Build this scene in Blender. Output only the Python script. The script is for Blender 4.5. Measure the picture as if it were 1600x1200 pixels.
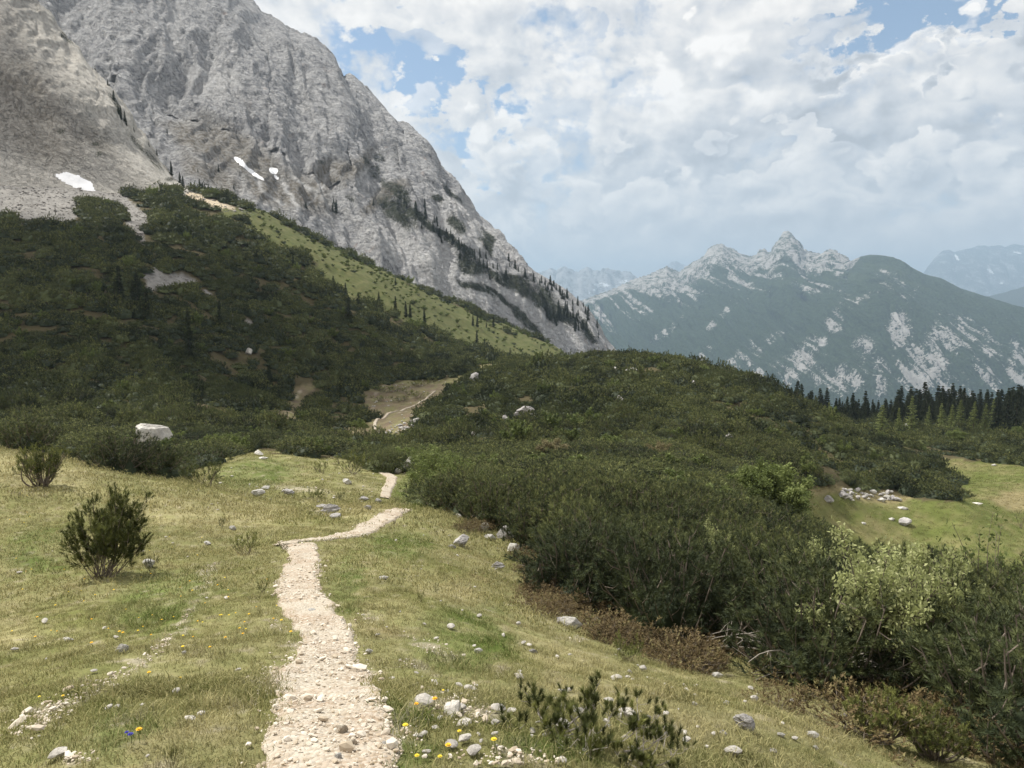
import bpy, bmesh, math, random
import numpy as np
from mathutils import Vector, Matrix

for o in list(bpy.data.objects): bpy.data.objects.remove(o)
random.seed(7); RNG = np.random.default_rng(7)
scene = bpy.context.scene
COL = scene.collection

# ------------------------------------------------------------------ camera
F = 1180.0                       # focal length in pixels of the 1600 px wide photograph
PITCH = math.radians(6.3)
CP, SP = math.cos(PITCH), math.sin(PITCH)
camd = bpy.data.cameras.new('camera'); cam = bpy.data.objects.new('camera', camd); COL.objects.link(cam)
camd.sensor_width = 36; camd.lens = F/1600*36
camd.clip_start = 0.05; camd.clip_end = 60000
cam.location = (0, 0, 0); cam.rotation_euler = (math.radians(90)-PITCH, 0, 0)
scene.camera = cam
scene.render.engine = 'CYCLES'
scene.view_settings.view_transform = 'Standard'; scene.view_settings.look = 'None'
scene.view_settings.exposure = EXPOSURE = 0.45; scene.view_settings.gamma = 1
try:
    scene.cycles.max_bounces = 6; scene.cycles.diffuse_bounces = 2; scene.cycles.glossy_bounces = 1
    scene.cycles.transmission_bounces = 2; scene.cycles.volume_bounces = 0; scene.cycles.transparent_max_bounces = 6
except Exception: pass

# ------------------------------------------------------------------ node helpers
class NT:
    def __init__(s, tree): s.t = tree; s.N = tree.nodes; s.L = tree.links
    def n(s, typ, **kw):
        nd = s.N.new(typ)
        for k, v in kw.items(): setattr(nd, k, v)
        return nd
    def inp(s, sock, v):
        if v is None: return
        if isinstance(v, bpy.types.NodeSocket): s.L.new(v, sock)
        else:
            if isinstance(v, (tuple, list)) and len(v) == 3 and getattr(sock, 'type', '') == 'RGBA': v = (*v, 1)
            sock.default_value = v
    def m(s, op, a, b=None, c=None, clamp=False):
        nd = s.N.new('ShaderNodeMath'); nd.operation = op; nd.use_clamp = clamp
        s.inp(nd.inputs[0], a); s.inp(nd.inputs[1], b); s.inp(nd.inputs[2], c)
        return nd.outputs[0]
    def vm(s, op, a, b=None, sc=None):
        nd = s.N.new('ShaderNodeVectorMath'); nd.operation = op
        s.inp(nd.inputs[0], a); s.inp(nd.inputs[1], b)
        if sc is not None: s.inp(nd.inputs['Scale'], sc)
        return nd.outputs['Value'] if op in ('DOT_PRODUCT', 'LENGTH') else nd.outputs[0]
    def mix(s, f, a, b, bt='MIX'):
        nd = s.N.new('ShaderNodeMix'); nd.data_type = 'RGBA'; nd.blend_type = bt
        s.inp(nd.inputs[0], f); s.inp(nd.inputs[6], a); s.inp(nd.inputs[7], b)
        return nd.outputs[2]
    def noise(s, vec, scale, detail=4, rough=.55, dist=0, lac=2.0, dim='3D'):
        nd = s.N.new('ShaderNodeTexNoise'); nd.noise_dimensions = dim
        s.inp(nd.inputs['Vector'], vec)
        nd.inputs['Scale'].default_value = scale; nd.inputs['Detail'].default_value = detail
        nd.inputs['Roughness'].default_value = rough; nd.inputs['Distortion'].default_value = dist
        nd.inputs['Lacunarity'].default_value = lac
        return nd.outputs['Fac']
    def voro(s, vec, scale, feature='F1', out='Distance', rand=1):
        nd = s.N.new('ShaderNodeTexVoronoi'); nd.feature = feature
        s.inp(nd.inputs['Vector'], vec); nd.inputs['Scale'].default_value = scale
        nd.inputs['Randomness'].default_value = rand
        return nd.outputs[out]
    def ss(s, x, a, b, lo=0, hi=1):
        nd = s.N.new('ShaderNodeMapRange'); nd.interpolation_type = 'SMOOTHSTEP'
        s.inp(nd.inputs[0], x)
        for i, v in zip((1, 2, 3, 4), (a, b, lo, hi)): nd.inputs[i].default_value = v
        return nd.outputs[0]
    def xyz(s, x, y, z):
        nd = s.N.new('ShaderNodeCombineXYZ'); s.inp(nd.inputs[0], x); s.inp(nd.inputs[1], y); s.inp(nd.inputs[2], z)
        return nd.outputs[0]
    def sep(s, v):
        nd = s.N.new('ShaderNodeSeparateXYZ'); s.inp(nd.inputs[0], v); return nd.outputs
    def mul(s, v, k): return s.vm('MULTIPLY', v, k)

# ------------------------------------------------------------------ sky, clouds and sun
SUN_EL, SUN_AZ = math.radians(57), math.radians(-62)      # azimuth from +Y, negative = left
SUN_DIR = Vector((math.sin(SUN_AZ)*math.cos(SUN_EL), math.cos(SUN_AZ)*math.cos(SUN_EL), math.sin(SUN_EL)))
sl = bpy.data.lights.new('sun', 'SUN'); sl.energy = 4.4; sl.angle = math.radians(0.9); sl.color = (1, .955, .87)
so = bpy.data.objects.new('sun', sl); COL.objects.link(so)
so.rotation_euler = SUN_DIR.to_track_quat('Z', 'Y').to_euler(); so.location = (0, 0, 50)

HEADS = [(1460,300,210,55,.70,.50,.8),(1180,310,170,50,.66,.50,.8),(1010,350,90,60,.76,.52,.8),(1300,350,150,30,.66,.52,.7),(830,385,90,30,.78,.5,.8),(900,300,80,60,.70,.47,.8),(790,270,70,62,.80,.48,.95),
         (930,160,110,75,.76,.54,.85),(1340,165,190,80,.64,.36,.9),(1560,170,150,70,.64,.42,.85),(1095,190,125,95,.84,.46,.95),(1390,105,60,22,.82,.6,.9),(1515,65,36,40,.80,.6,.9),(1180,70,110,60,.68,.58,.8),(1000,40,120,60,.68,.56,.7),(690,40,110,40,.74,.60,.7),(1230,250,110,30,.72,.52,.7),(640,190,60,40,.74,.62,.7),(700,300,60,50,.70,.58,.7)]
def px_azel(px, py):
    x = (px-800)/F; y = (600-py)/F
    v = Vector((x, CP+y*SP, -SP+y*CP)).normalized()
    return math.atan2(v.x, v.y), math.asin(v.z)

world = bpy.data.worlds.new('World'); scene.world = world; world.use_nodes = True
w = NT(world.node_tree); w.N.clear()
sky = w.n('ShaderNodeTexSky', sky_type='NISHITA'); sky.sun_disc = False
sky.sun_elevation = SUN_EL; sky.sun_rotation = SUN_AZ; sky.altitude = 1500; sky.air_density = 1.0; sky.dust_density = 1.0
tc = w.n('ShaderNodeTexCoord').outputs['Generated']
dx, dy, dz = w.sep(w.vm('NORMALIZE', tc))
az = w.m('ARCTAN2', dx, dy); el = w.m('ARCSINE', dz)
P = w.xyz(w.m('MULTIPLY', az, 3.0), w.m('MULTIPLY', el, 4.2), 0.0)
wn = w.n('ShaderNodeTexNoise'); w.inp(wn.inputs['Vector'], P); wn.inputs['Scale'].default_value = 2.2; wn.inputs['Detail'].default_value = 3
warp = w.vm('SUBTRACT', wn.outputs['Color'], (.5, .5, .5))
Pw = w.vm('ADD', P, w.vm('SCALE', warp, sc=0.12))
big = w.noise(Pw, 1.25, 2, .5, dim='2D')
med = w.noise(Pw, 3.4, 6, .56, dim='2D')
Pl = w.vm('ADD', Pw, (-.045, .06, 0))
med2 = w.noise(Pl, 3.4, 4, .52, dim='2D')
fine = w.noise(Pw, 13.0, 5, .6, dim='2D')
def puff(vec, sc, sm):
    nd = w.n('ShaderNodeTexVoronoi', feature='SMOOTH_F1', voronoi_dimensions='2D'); w.inp(nd.inputs['Vector'], vec)
    nd.inputs['Scale'].default_value = sc; nd.inputs['Smoothness'].default_value = sm; return nd.outputs['Distance']
Pf = w.vm('ADD', Pw, w.vm('SCALE', w.xyz(fine, med, 0.0), sc=0.10))
pf1 = puff(Pf, 5.0, .35); pf2 = puff(Pf, 12.0, .3)
def blobs(lst, k=1.0):
    acc = None
    wa = w.m('MULTIPLY', w.m('SUBTRACT', fine, .5), .10); wb = w.m('MULTIPLY', w.m('SUBTRACT', med, .5), .22)
    a2 = w.m('ADD', az, w.m('ADD', wa, wb)); e2 = w.m('ADD', el, w.m('SUBTRACT', wb, wa))
    for px, py, rx, ry, amp in lst:
        a0, e0 = px_azel(px, py)
        u = w.m('MULTIPLY', w.m('SUBTRACT', a2, a0), F/rx); v = w.m('MULTIPLY', w.m('SUBTRACT', e2, e0), F/ry)
        d = w.m('ADD', w.m('MULTIPLY', u, u), w.m('MULTIPLY', v, v))
        g = w.m('MULTIPLY', w.m('EXPONENT', w.m('MULTIPLY', d, -1.0)), amp)
        acc = g if acc is None else w.m('ADD', acc, g)
    return acc
holes = blobs([(650, 100, 80, 34, .36), (695, 130, 40, 24, .22), (735, 215, 70, 26, .30), (745, 258, 34, 26, .34),
               (1400, 24, 115, 40, .55), (1330, 35, 50, 22, .2), (560, 75, 50, 30, .13), (1590, 15, 30, 14, .3),
               (935, 35, 12, 14, .2), (1490, 10, 30, 22, .2), (520, 60, 40, 30, .08), (585, 125, 26, 20, .12)])
dens = w.m('SUBTRACT', w.m('ADD', w.m('MULTIPLY', big, .35), w.m('ADD', w.m('MULTIPLY', med, .55), w.m('MULTIPLY', fine, .22))), holes)
dens = w.m('ADD', dens, w.m('MULTIPLY', w.m('SUBTRACT', .45, pf2), .07))
cover = w.ss(dens, .30, .50)
dark = blobs([(1330, 175, 230, 60, .24), (1170, 200, 190, 70, .10), (1080, 265, 150, 38, .24), (1010, 30, 160, 60, .13), (1450, 120, 220, 40, .14),
              (830, 280, 110, 40, .18), (1400, 290, 180, 45, .16), (960, 120, 50, 45, .10), (900, 400, 140, 14, .26), (1250, 320, 330, 40, .07),
              (800, 90, 120, 30, .07), (700, 20, 120, 40, .02), (940, 300, 30, 60, .12), (1540, 180, 140, 60, .12), (1100, 340, 130, 30, .08)])
bright = blobs([(1085, 115, 95, 34, .18), (780, 235, 50, 35, .22), (820, 200, 40, 20, .1), (1025, 335, 26, 40, .24), (1480, 60, 70, 30, .16),
                (600, 40, 90, 40, .10), (1560, 240, 100, 30, .14), (1390, 95, 60, 18, .18), (820, 365, 50, 26, .16), (900, 190, 60, 50, .08),
                (1200, 250, 120, 18, .10), (900, 30, 60, 40, .08), (1260, 85, 90, 25, .1), (1460, 20, 40, 40, .15), (950, 380, 80, 16, .12),
                (930, 230, 30, 60, .10)])
rel = w.m('MULTIPLY', w.m('SUBTRACT', med, med2), .75)
lum = w.m('ADD', w.m('ADD', .67, rel), w.m('ADD', w.m('MULTIPLY', w.m('SUBTRACT', fine, .5), .09), w.m('SUBTRACT', w.m('MULTIPLY', bright, .75), w.m('MULTIPLY', dark, .72))))
lum = w.m('ADD', lum, w.m('MULTIPLY', w.m('SUBTRACT', .5, big), .22))
lum = w.m('ADD', lum, w.m('ADD', w.m('MULTIPLY', w.m('SUBTRACT', .42, pf1), .15), w.m('MULTIPLY', w.m('SUBTRACT', .42, pf2), .06)))
lum = w.ss(lum, .28, .98, .36, .84)
# cumulus heads standing in front of the layer: crisp lit crowns, grey undersides
wa_ = w.m('ADD', w.m('MULTIPLY', w.m('SUBTRACT', med, .5), .13), w.m('MULTIPLY', w.m('SUBTRACT', pf1, .42), .09)); wb_ = w.m('ADD', w.m('MULTIPLY', w.m('SUBTRACT', med2, .5), -.12), w.m('ADD', w.m('MULTIPLY', w.m('SUBTRACT', pf1, .42), .09), w.m('MULTIPLY', w.m('SUBTRACT', pf2, .42), .045)))
ah = w.m('ADD', az, wa_); eh = w.m('ADD', el, wb_)
tex = w.m('ADD', w.m('MULTIPLY', w.m('SUBTRACT', .42, pf1), .15), w.m('ADD', w.m('MULTIPLY', w.m('SUBTRACT', .42, pf2), .07), w.m('ADD', w.m('MULTIPLY', rel, .8), w.m('MULTIPLY', w.m('SUBTRACT', fine, .5), .10))))
for px_, py_, rx_, ry_, tv, bv, al in HEADS:
    a0, e0 = px_azel(px_, py_)
    u = w.m('MULTIPLY', w.m('SUBTRACT', ah, a0), F/rx_); v = w.m('MULTIPLY', w.m('SUBTRACT', eh, e0), F/ry_)
    r2 = w.m('ADD', w.m('MULTIPLY', u, u), w.m('MULTIPLY', v, v))
    mk = w.m('MULTIPLY', w.ss(r2, 1.12, .62), w.ss(v, -.95, -.1, 0, al))
    L_ = w.m('ADD', w.ss(v, -.7, .75, bv, tv), tex)
    lum = w.m('ADD', w.m('MULTIPLY', lum, w.m('SUBTRACT', 1, mk)), w.m('MULTIPLY', L_, mk))
    hm = w.m('MULTIPLY', mk, .9); headmask = hm if px_ == HEADS[0][0] and py_ == HEADS[0][1] else w.m('MAXIMUM', headmask, hm)
lum = w.m('MAXIMUM', w.m('MINIMUM', lum, .82), .36); cover = w.m('MAXIMUM', cover, headmask)
lc = w.ss(lum, .42, .76)
ccol = w.mix(lc, (.95, .955, .985), (1.05, .99, .925))
CLOUD = 1.0
ccol = w.vm('SCALE', ccol, sc=w.m('MULTIPLY', lum, CLOUD))
# warm pale band painted towards the horizon, offsets the blue of the haze
hz = w.ss(el, -.02, .16, 1, 0)
ccol = w.mix(w.m('MULTIPLY', hz, .55), ccol, (.90, .76, .66))
skyc = w.vm('ADD', w.vm('SCALE', sky.outputs[0], sc=0.085), (.03, .045, .05))
skyc = w.mix(w.m('MULTIPLY', hz, .8), skyc, (.90, .76, .66))
fin = w.mix(cover, skyc, ccol)
bg = w.n('ShaderNodeBackground'); w.inp(bg.inputs[0], fin); bg.inputs[1].default_value = 1.0
wo = w.n('ShaderNodeOutputWorld'); w.L.new(bg.outputs[0], wo.inputs[0])
try: world.cycles.sampling_method = 'MANUAL'; world.cycles.sample_map_resolution = 512
except Exception: pass

# ------------------------------------------------------------------ maths helpers
def at(px, py, Y):
    x = (px-800)/F; y = (600-py)/F
    dy_ = CP+y*SP; k = Y/dy_
    return np.array((x*k, Y, (-SP+y*CP)*k))
def project(X, Y, Z):
    depth = Y*CP - Z*SP
    return 800+F*X/depth, 600-F*(Y*SP+Z*CP)/depth
_perm = np.random.default_rng(3).permutation(4096); _perm = np.concatenate([_perm, _perm, _perm])
_g = np.random.default_rng(4).normal(size=(4096, 3)); _g /= np.linalg.norm(_g, axis=1)[:, None]
def perlin(x, y, z=0.0, seed=0):
    x, y, z = np.broadcast_arrays(np.asarray(x, float)+seed*17.3, np.asarray(y, float)+seed*5.7, np.asarray(z, float))
    xi = np.floor(x).astype(int); yi = np.floor(y).astype(int); zi = np.floor(z).astype(int)
    xf = x-xi; yf = y-yi; zf = z-zi
    fu = lambda t: t*t*t*(t*(t*6-15)+10)
    u, v, s = fu(xf), fu(yf), fu(zf)
    def gr(a, b, c):
        h = _perm[(_perm[(_perm[(xi+a) & 4095]+yi+b) & 4095]+zi+c) & 4095]
        g = _g[h]; return g[..., 0]*(xf-a)+g[..., 1]*(yf-b)+g[..., 2]*(zf-c)
    def lp(t, a, b): return a+t*(b-a)
    r = lp(s, lp(v, lp(u, gr(0, 0, 0), gr(1, 0, 0)), lp(u, gr(0, 1, 0), gr(1, 1, 0))),
           lp(v, lp(u, gr(0, 0, 1), gr(1, 0, 1)), lp(u, gr(0, 1, 1), gr(1, 1, 1))))
    return r*1.6
def fbm(x, y, z=0.0, o=4, seed=0, g=.5):
    a = 1; t = 0; s = 0; k = 1
    for i in range(o):
        t = t+a*perlin(np.asarray(x)*k, np.asarray(y)*k, np.asarray(z)*k, seed+i); s += a; a *= g; k *= 2.03
    return t/s
def ridged(x, y, z=0.0, o=5, seed=0, g=.5):
    a = 1; t = 0; s = 0; k = 1
    for i in range(o):
        t = t+a*(1-2*np.abs(perlin(np.asarray(x)*k, np.asarray(y)*k, np.asarray(z)*k, seed+i))); s += a; a *= g; k *= 2.07
    return t/s
def sstep(x, a, b):
    t = np.clip((x-a)/(b-a), 0, 1); return t*t*(3-2*t)
def inpoly(px, py, poly):
    px = np.asarray(px, float); py = np.asarray(py, float); r = np.zeros(px.shape, bool); n = len(poly)
    for i in range(n):
        x1, y1 = poly[i]; x2, y2 = poly[(i+1) % n]
        if y1 == y2: continue
        c = ((y1 > py) != (y2 > py)) & (px < (x2-x1)*(py-y1)/(y2-y1)+x1)
        r ^= c
    return r

# ------------------------------------------------------------------ object helpers
def mesh_np(name, V, Fc, mat=None, smooth=True, attrs=None, uvs=None):
    """V (n,3); Fc list of arrays (k,3) or (k,4)"""
    if not isinstance(Fc, list): Fc = [Fc]
    Fc = [np.asarray(f, dtype=np.int32) for f in Fc if len(f)]
    me = bpy.data.meshes.new(name); V = np.asarray(V, dtype=np.float32)
    me.vertices.add(len(V)); me.vertices.foreach_set('co', V.ravel())
    nl = sum(f.size for f in Fc); npoly = sum(len(f) for f in Fc)
    me.loops.add(nl); me.loops.foreach_set('vertex_index', np.concatenate([f.ravel() for f in Fc]))
    me.polygons.add(npoly)
    tot = np.concatenate([np.full(len(f), f.shape[1], dtype=np.int32) for f in Fc])
    st = np.concatenate([[0], np.cumsum(tot)[:-1]]).astype(np.int32)
    me.polygons.foreach_set('loop_start', st)
    me.polygons.foreach_set('loop_total', tot)
    me.update(calc_edges=True)
    me.polygons.foreach_set('use_smooth', np.full(npoly, smooth))
    for k, (typ, arr) in (attrs or {}).items():
        a = me.attributes.new(k, typ, 'POINT')
        if typ == 'FLOAT': a.data.foreach_set('value', np.asarray(arr, np.float32).ravel())
        elif typ == 'INT': a.data.foreach_set('value', np.asarray(arr, np.int32).ravel())
        elif typ == 'FLOAT_VECTOR': a.data.foreach_set('vector', np.asarray(arr, np.float32).ravel())
        elif typ == 'FLOAT_COLOR':
            arr = np.asarray(arr, np.float32)
            if arr.shape[1] == 3: arr = np.concatenate([arr, np.ones((len(arr), 1), np.float32)], 1)
            a.data.foreach_set('color', arr.ravel())
    if mat: me.materials.append(mat)
    return me
def link(name, me, parent=None, loc=None, rz=0, sc=None, rot=None):
    o = bpy.data.objects.new(name, me); COL.objects.link(o)
    if parent: o.parent = parent
    if loc is not None: o.location = loc
    if rz: o.rotation_euler = (0, 0, rz)
    if rot is not None: o.rotation_euler = rot
    if sc is not None: o.scale = (sc,)*3 if np.isscalar(sc) else sc
    return o
def tag(o, label=None, cat=None, group=None, kind=None):
    if label: o['label'] = label
    if cat: o['category'] = cat
    if group: o['group'] = group
    if kind: o['kind'] = kind
    return o
def thing(name, label, cat, loc, rz=0, sc=1, group=None):
    o = link(name, None, None, loc, rz, sc); o.empty_display_size = .2
    return tag(o, label, cat, group)
def grid_faces(nr, nc):
    r = np.arange(nr-1)[:, None]*nc+np.arange(nc-1)[None]
    return np.stack([r, r+1, r+nc+1, r+nc], -1).reshape(-1, 4)

def new_mat(name, rough=.9, spec=.2):
    m = bpy.data.materials.new(name); m.use_nodes = True; m.node_tree.nodes.clear()
    t = NT(m.node_tree); b = t.n('ShaderNodeBsdfPrincipled'); o = t.n('ShaderNodeOutputMaterial')
    t.L.new(b.outputs[0], o.inputs[0]); b.inputs['Roughness'].default_value = rough
    b.inputs['Specular IOR Level'].default_value = spec
    return m, t, b
def bump(t, b, h, strength, dist):
    nd = t.n('ShaderNodeBump'); nd.inputs['Strength'].default_value = strength; nd.inputs['Distance'].default_value = dist
    t.L.new(h, nd.inputs['Height']); t.L.new(nd.outputs[0], b.inputs['Normal'])

# ------------------------------------------------------------------ ground height field: thin-plate spline of apparent elevation
CPTS = [ # (px, py, Y) of the ground surface
 (520,1200,2.45),(100,1200,2.5),(-300,1200,2.8),(800,1200,2.6),(1000,1200,3.0),(1250,1200,4.0),(1450,1200,5.6),(1650,1180,7.0),(1900,1200,8.5),
 (515,1080,4.0),(100,1080,4.2),(-300,1050,5.0),(800,1080,4.6),(1000,1080,5.6),(1200,1100,6.3),(1400,1110,8.4),(1600,1140,8.0),
 (480,950,7.4),(100,980,7.5),(-300,930,9),(700,950,8.2),(850,980,9.3),(1000,985,12.5),(1150,1015,12.0),
 (470,870,12.5),(470,846,14.5),(160,900,11),(-200,830,15),(330,850,15),(700,880,14),(850,900,17.5),(800,842,23),(630,800,21),(560,832,17),(720,800,28),
 (65,758,20),(30,702,29),(-200,690,30),(170,736,30),(300,765,24),(380,790,24),(480,790,27),
 (320,752,32),(390,716,45),(450,740,42),(330,730,40),(560,760,38),(600,780,36),(612,742,50),(650,785,34),(560,725,52),
 (250,745,46),(100,740,42),(-100,730,42),(600,716,63),(400,702,60),(680,735,52),
 (100,690,64),(-200,690,64),(250,690,68),(600,695,95),(480,690,88),(590,660,125),(660,630,150),(690,598,188),(780,566,255),(740,580,222),
 (300,650,98),(450,650,125),(420,620,150),(100,610,108),(-200,600,112),(300,580,138),(100,510,140),(-200,490,145),(500,600,165),(600,580,195),(560,530,218),
 (100,410,180),(-200,380,185),(100,352,215),(100,305,270),(-200,270,280),(300,480,178),(450,500,205),(450,440,245),(300,380,240),(300,330,285),(200,330,262),
 (350,318,312),(400,335,325),(470,368,340),(550,408,352),(640,450,368),(720,487,388),(800,520,405),(880,550,425),(600,460,300),(700,520,320),(760,550,330),
 (700,560,262),(560,470,275),
 # middle hill
 (1000,830,24),(900,775,40),(760,740,55),(1000,740,52),(1150,790,40),(850,690,85),(1000,690,80),(680,672,105),(820,655,115),(1000,640,125),(700,640,120),
 (1150,740,70),(1250,775,72),(1150,680,105),(1300,730,98),(1450,775,96),(1490,782,94),(1380,735,112),(760,600,165),(860,575,190),(860,600,160),(960,562,208),(960,600,160),
 (1050,566,205),(1130,590,185),(1200,612,175),(1300,660,160),(1380,690,150),(1440,715,138),
 # behind the near thicket down to the meadow
 (1300,1000,15),(1500,1020,14),(1700,1040,14),(1450,960,30),(1600,980,28),(1300,900,45),(1450,900,71),(1600,905,70),(1300,850,78),(1450,838,88),(1600,850,86),(1900,870,84),
 (1300,775,108),(1450,782,104),(1600,790,104),(1900,790,104),(1450,728,134),(1600,732,132),(1900,740,130),(1300,700,170),(1500,702,160),(1700,706,165),
 (1300,668,215),(1450,678,205),(1600,686,200),(1300,656,265),(1450,664,262),(1600,670,260),(1900,690,260),
]
HID = [ # (px, Y, Z) hidden ground behind crests
 (950,300,-34),(1050,300,-45),(1200,300,-46),(850,330,-32),(1500,380,-80),(1250,380,-75),(1700,400,-85),(950,520,-90),(700,520,-6),(500,480,30),(300,420,54),(600,500,12),(880,560,-60),
 (0,380,62),(-300,400,75),(500,1.0,-1.45),(0,1.0,-1.5),(1000,1.0,-1.6),(500,.5,-1.4),(100,.5,-1.4),(1000,.5,-1.5),(1800,2.2,-2.6),(-500,2.2,-1.4),
 (1900,9,-6),(1900,20,-10),(1900,40,-17),(-500,40,-8),(-500,16,-3.6),(-500,100,-9),(-500,200,15),(1450,50,-20.5),(1600,50,-20.5),(1200,500,-120),(1600,520,-130)]
K2 = 1.25
def _prep():
    tx = []; ly = []; e = []
    for px, py, Y in CPTS:
        p = at(px, py, Y); tx.append(p[0]/Y); ly.append(math.log(Y)); e.append(p[2]/Y)
    for px, Y, Z in HID:
        tx.append((px-800)/F); ly.append(math.log(Y)); e.append(Z/Y)
    return np.array(tx), np.array(ly), np.array(e)
_tx, _ly, _e = _prep()
def _U(d2): return np.where(d2 > 0, .5*d2*np.log(np.maximum(d2, 1e-12)), 0)
_S = 2.0
def _solve():
    a = _tx*_S; b = _ly; n = len(a)
    d2 = (a[:, None]-a[None])**2+(b[:, None]-b[None])**2
    A = np.zeros((n+3, n+3)); A[:n, :n] = _U(d2)+np.eye(n)*0.0015
    A[:n, n] = 1; A[:n, n+1] = a; A[:n, n+2] = b; A[n:, :n] = A[:n, n:].T
    # subtract the 1/Y part so that the spline stays gentle close to the camera
    rhs = np.concatenate([_e+K2/np.exp(_ly), np.zeros(3)])
    return np.linalg.solve(A, rhs)
_W = _solve()
def tps(tx, ly):
    sh = np.shape(tx); tx = np.ravel(tx)*_S; ly = np.ravel(ly); out = np.zeros(len(tx)); n = len(_tx)
    for i in range(0, len(tx), 20000):
        a = tx[i:i+20000]; b = ly[i:i+20000]
        d2 = (a[:, None]-_tx[None]*_S)**2+(b[:, None]-_ly[None])**2
        out[i:i+20000] = _U(d2)@_W[:n]+_W[n]+_W[n+1]*a+_W[n+2]*b
    return out.reshape(sh)
TXR = 1.15; NC = 521
GT = np.linspace(-TXR, TXR, NC); GL = np.concatenate([np.linspace(math.log(.45), math.log(520), 600)])
def _ground():
    T, L = np.meshgrid(GT, GL); Y = np.exp(L); X = T*Y
    e = tps(T, L)-K2/Y
    Z = e*Y
    # relief: hummocks and small terraces
    near = sstep(Y, 1.0, 4.0)
    Z = Z+near*(.10*fbm(X*.55, Y*.55, 0, 3, 11)+.035*fbm(X*2.3, Y*2.3, 0, 3, 12)+.014*fbm(X*8, Y*8, 0, 2, 13)*sstep(Y, 40, 10))
    mid = sstep(Y, 55, 110)
    Z = Z+mid*(2.0*fbm(X*.035, Y*.035, 0, 4, 14)+1.0*ridged(X*.075, Y*.075, 0, 3, 15)*(1-.8*sstep(T, .35, .45)*sstep(Y, 150, 130)))
    Z = Z+sstep(Y, 20, 45)*sstep(Y, 110, 50)*.45*fbm(X*.12, Y*.12, 0, 3, 16)
    Z = Z+sstep(Y, 70, 90)*0
    return X, Y, Z
GX, GY, GZ = _ground()
def gz(X, Y):
    X = np.asarray(X, float); Y = np.asarray(Y, float)
    t = (X/Y+TXR)/(2*TXR)*(NC-1); l = (np.log(Y)-GL[0])/(GL[-1]-GL[0])*(len(GL)-1)
    t = np.clip(t, 0, NC-1.001); l = np.clip(l, 0, len(GL)-1.001)
    i = l.astype(int); j = t.astype(int); a = l-i; b = t-j
    # interpolate z linearly in the cell (matches the mesh closely)
    return (GZ[i, j]*(1-a)*(1-b)+GZ[i+1, j]*a*(1-b)+GZ[i, j+1]*(1-a)*b+GZ[i+1, j+1]*a*b)
_YS = np.exp(np.linspace(math.log(1.2), math.log(480), 1500))
def hit(px, py, ymin=0, ymax=1e9):
    """point where the sight line through a photo pixel meets the ground"""
    x = (px-800)/F; y = (600-py)/F; dy_ = CP+y*SP
    X = x/dy_*_YS; Z = (-SP+y*CP)/dy_*_YS
    g = gz(X, _YS); ok = (Z <= g) & (_YS >= ymin) & (_YS <= ymax)
    if not ok.any(): return None
    i = int(np.argmax(ok))
    if i > 0 and not ok[i-1] and _YS[i-1] >= ymin:
        d0 = Z[i-1]-g[i-1]; d1 = Z[i]-g[i]; a = d0/(d0-d1)
        Y = _YS[i-1]+a*(_YS[i]-_YS[i-1])
    else: Y = _YS[i]
    return np.array((x/dy_*Y, Y, float(gz(x/dy_*Y, Y))))
# ------------------------------------------------------------------ regions of the ground, outlined in the photo and carried onto the ground
def R(px, py, X, Y, jitter=0):
    return px+jitter*fbm(X*.6, Y*.6, 0, 3, 31)*1.0, py
CLEAR_FORE = [(-900,690),(-200,688),(0,695),(60,703),(110,715),(170,737),(250,747),(330,722),(400,702),(440,712),(540,716),(560,722),(600,738),(648,742),(655,790),(700,800),(790,830),(830,870),(880,905),(905,935),(960,968),(1050,990),(1150,1012),(1230,1040),(1300,1085),(1400,1120),(1500,1150),(1700,1185),(1900,1300),(1900,4000),(-2500,4000),(-2500,690)]
CLEAR_BASIN = [(560,618),(590,603),(640,594),(700,592),(735,582),(760,568),(800,562),(770,578),(720,600),(690,625),(655,650),(640,672),(650,695),(610,700),(560,692),(520,688),(530,668),(570,672),(585,655),(562,645)]
CLEAR_B2 = [(445,640),(420,655),(430,672),(468,672),(470,650),(480,620),(500,600),(475,600),(455,610)]
CLEAR_B3 = [(300,640),(330,645),(345,660),(372,668),(380,655),(350,645),(320,632),(290,625)]
MEADOW = [(1245,752),(1290,760),(1330,762),(1370,768),(1440,782),(1490,784),(1510,768),(1490,745),(1445,722),(1475,716),(1600,728),(1900,735),(2200,760),(2200,905),(1600,905),(1450,900),(1280,880),(1235,810)]
SCREE1 = [(-600,200),(-600,300),(-200,320),(0,340),(60,352),(100,356),(125,335),(120,316),(150,312),(178,318),(195,338),(205,360),(222,380),(226,358),(242,352),(226,330),(212,322),(190,300),(170,280),(60,230),(-100,180)]
SCREE2 = [(222,430),(240,418),(262,428),(295,430),(310,445),(280,447),(250,455),(230,452)]
SCREES = [SCREE1, SCREE2, [(205,353),(218,352),(225,365),(228,386),(222,386),(215,365)], [(296,380),(308,384),(305,388)], [(325,398),(342,402),(335,404)], [(355,494),(380,497),(405,508),(380,506)], [(320,452),(332,460),(326,462)], [(340,472),(360,474),(352,477)],[(0,418),(22,419),(18,424),(0,424)],
          [(390,608),(405,598),(415,606),(400,620)]]
SCREE_TAN = [[(270,292),(300,300),(345,316),(380,326),(400,338),(370,336),(330,326),(290,312)]]
GREENSTRIP = [(340,322),(400,322),(500,375),(600,420),(700,470),(800,512),(900,545),(900,565),(800,562),(740,548),(690,530),(620,497),(540,456),(470,412),(400,366),(340,332)]
def near_ring(mask_fn): return mask_fn
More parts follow.
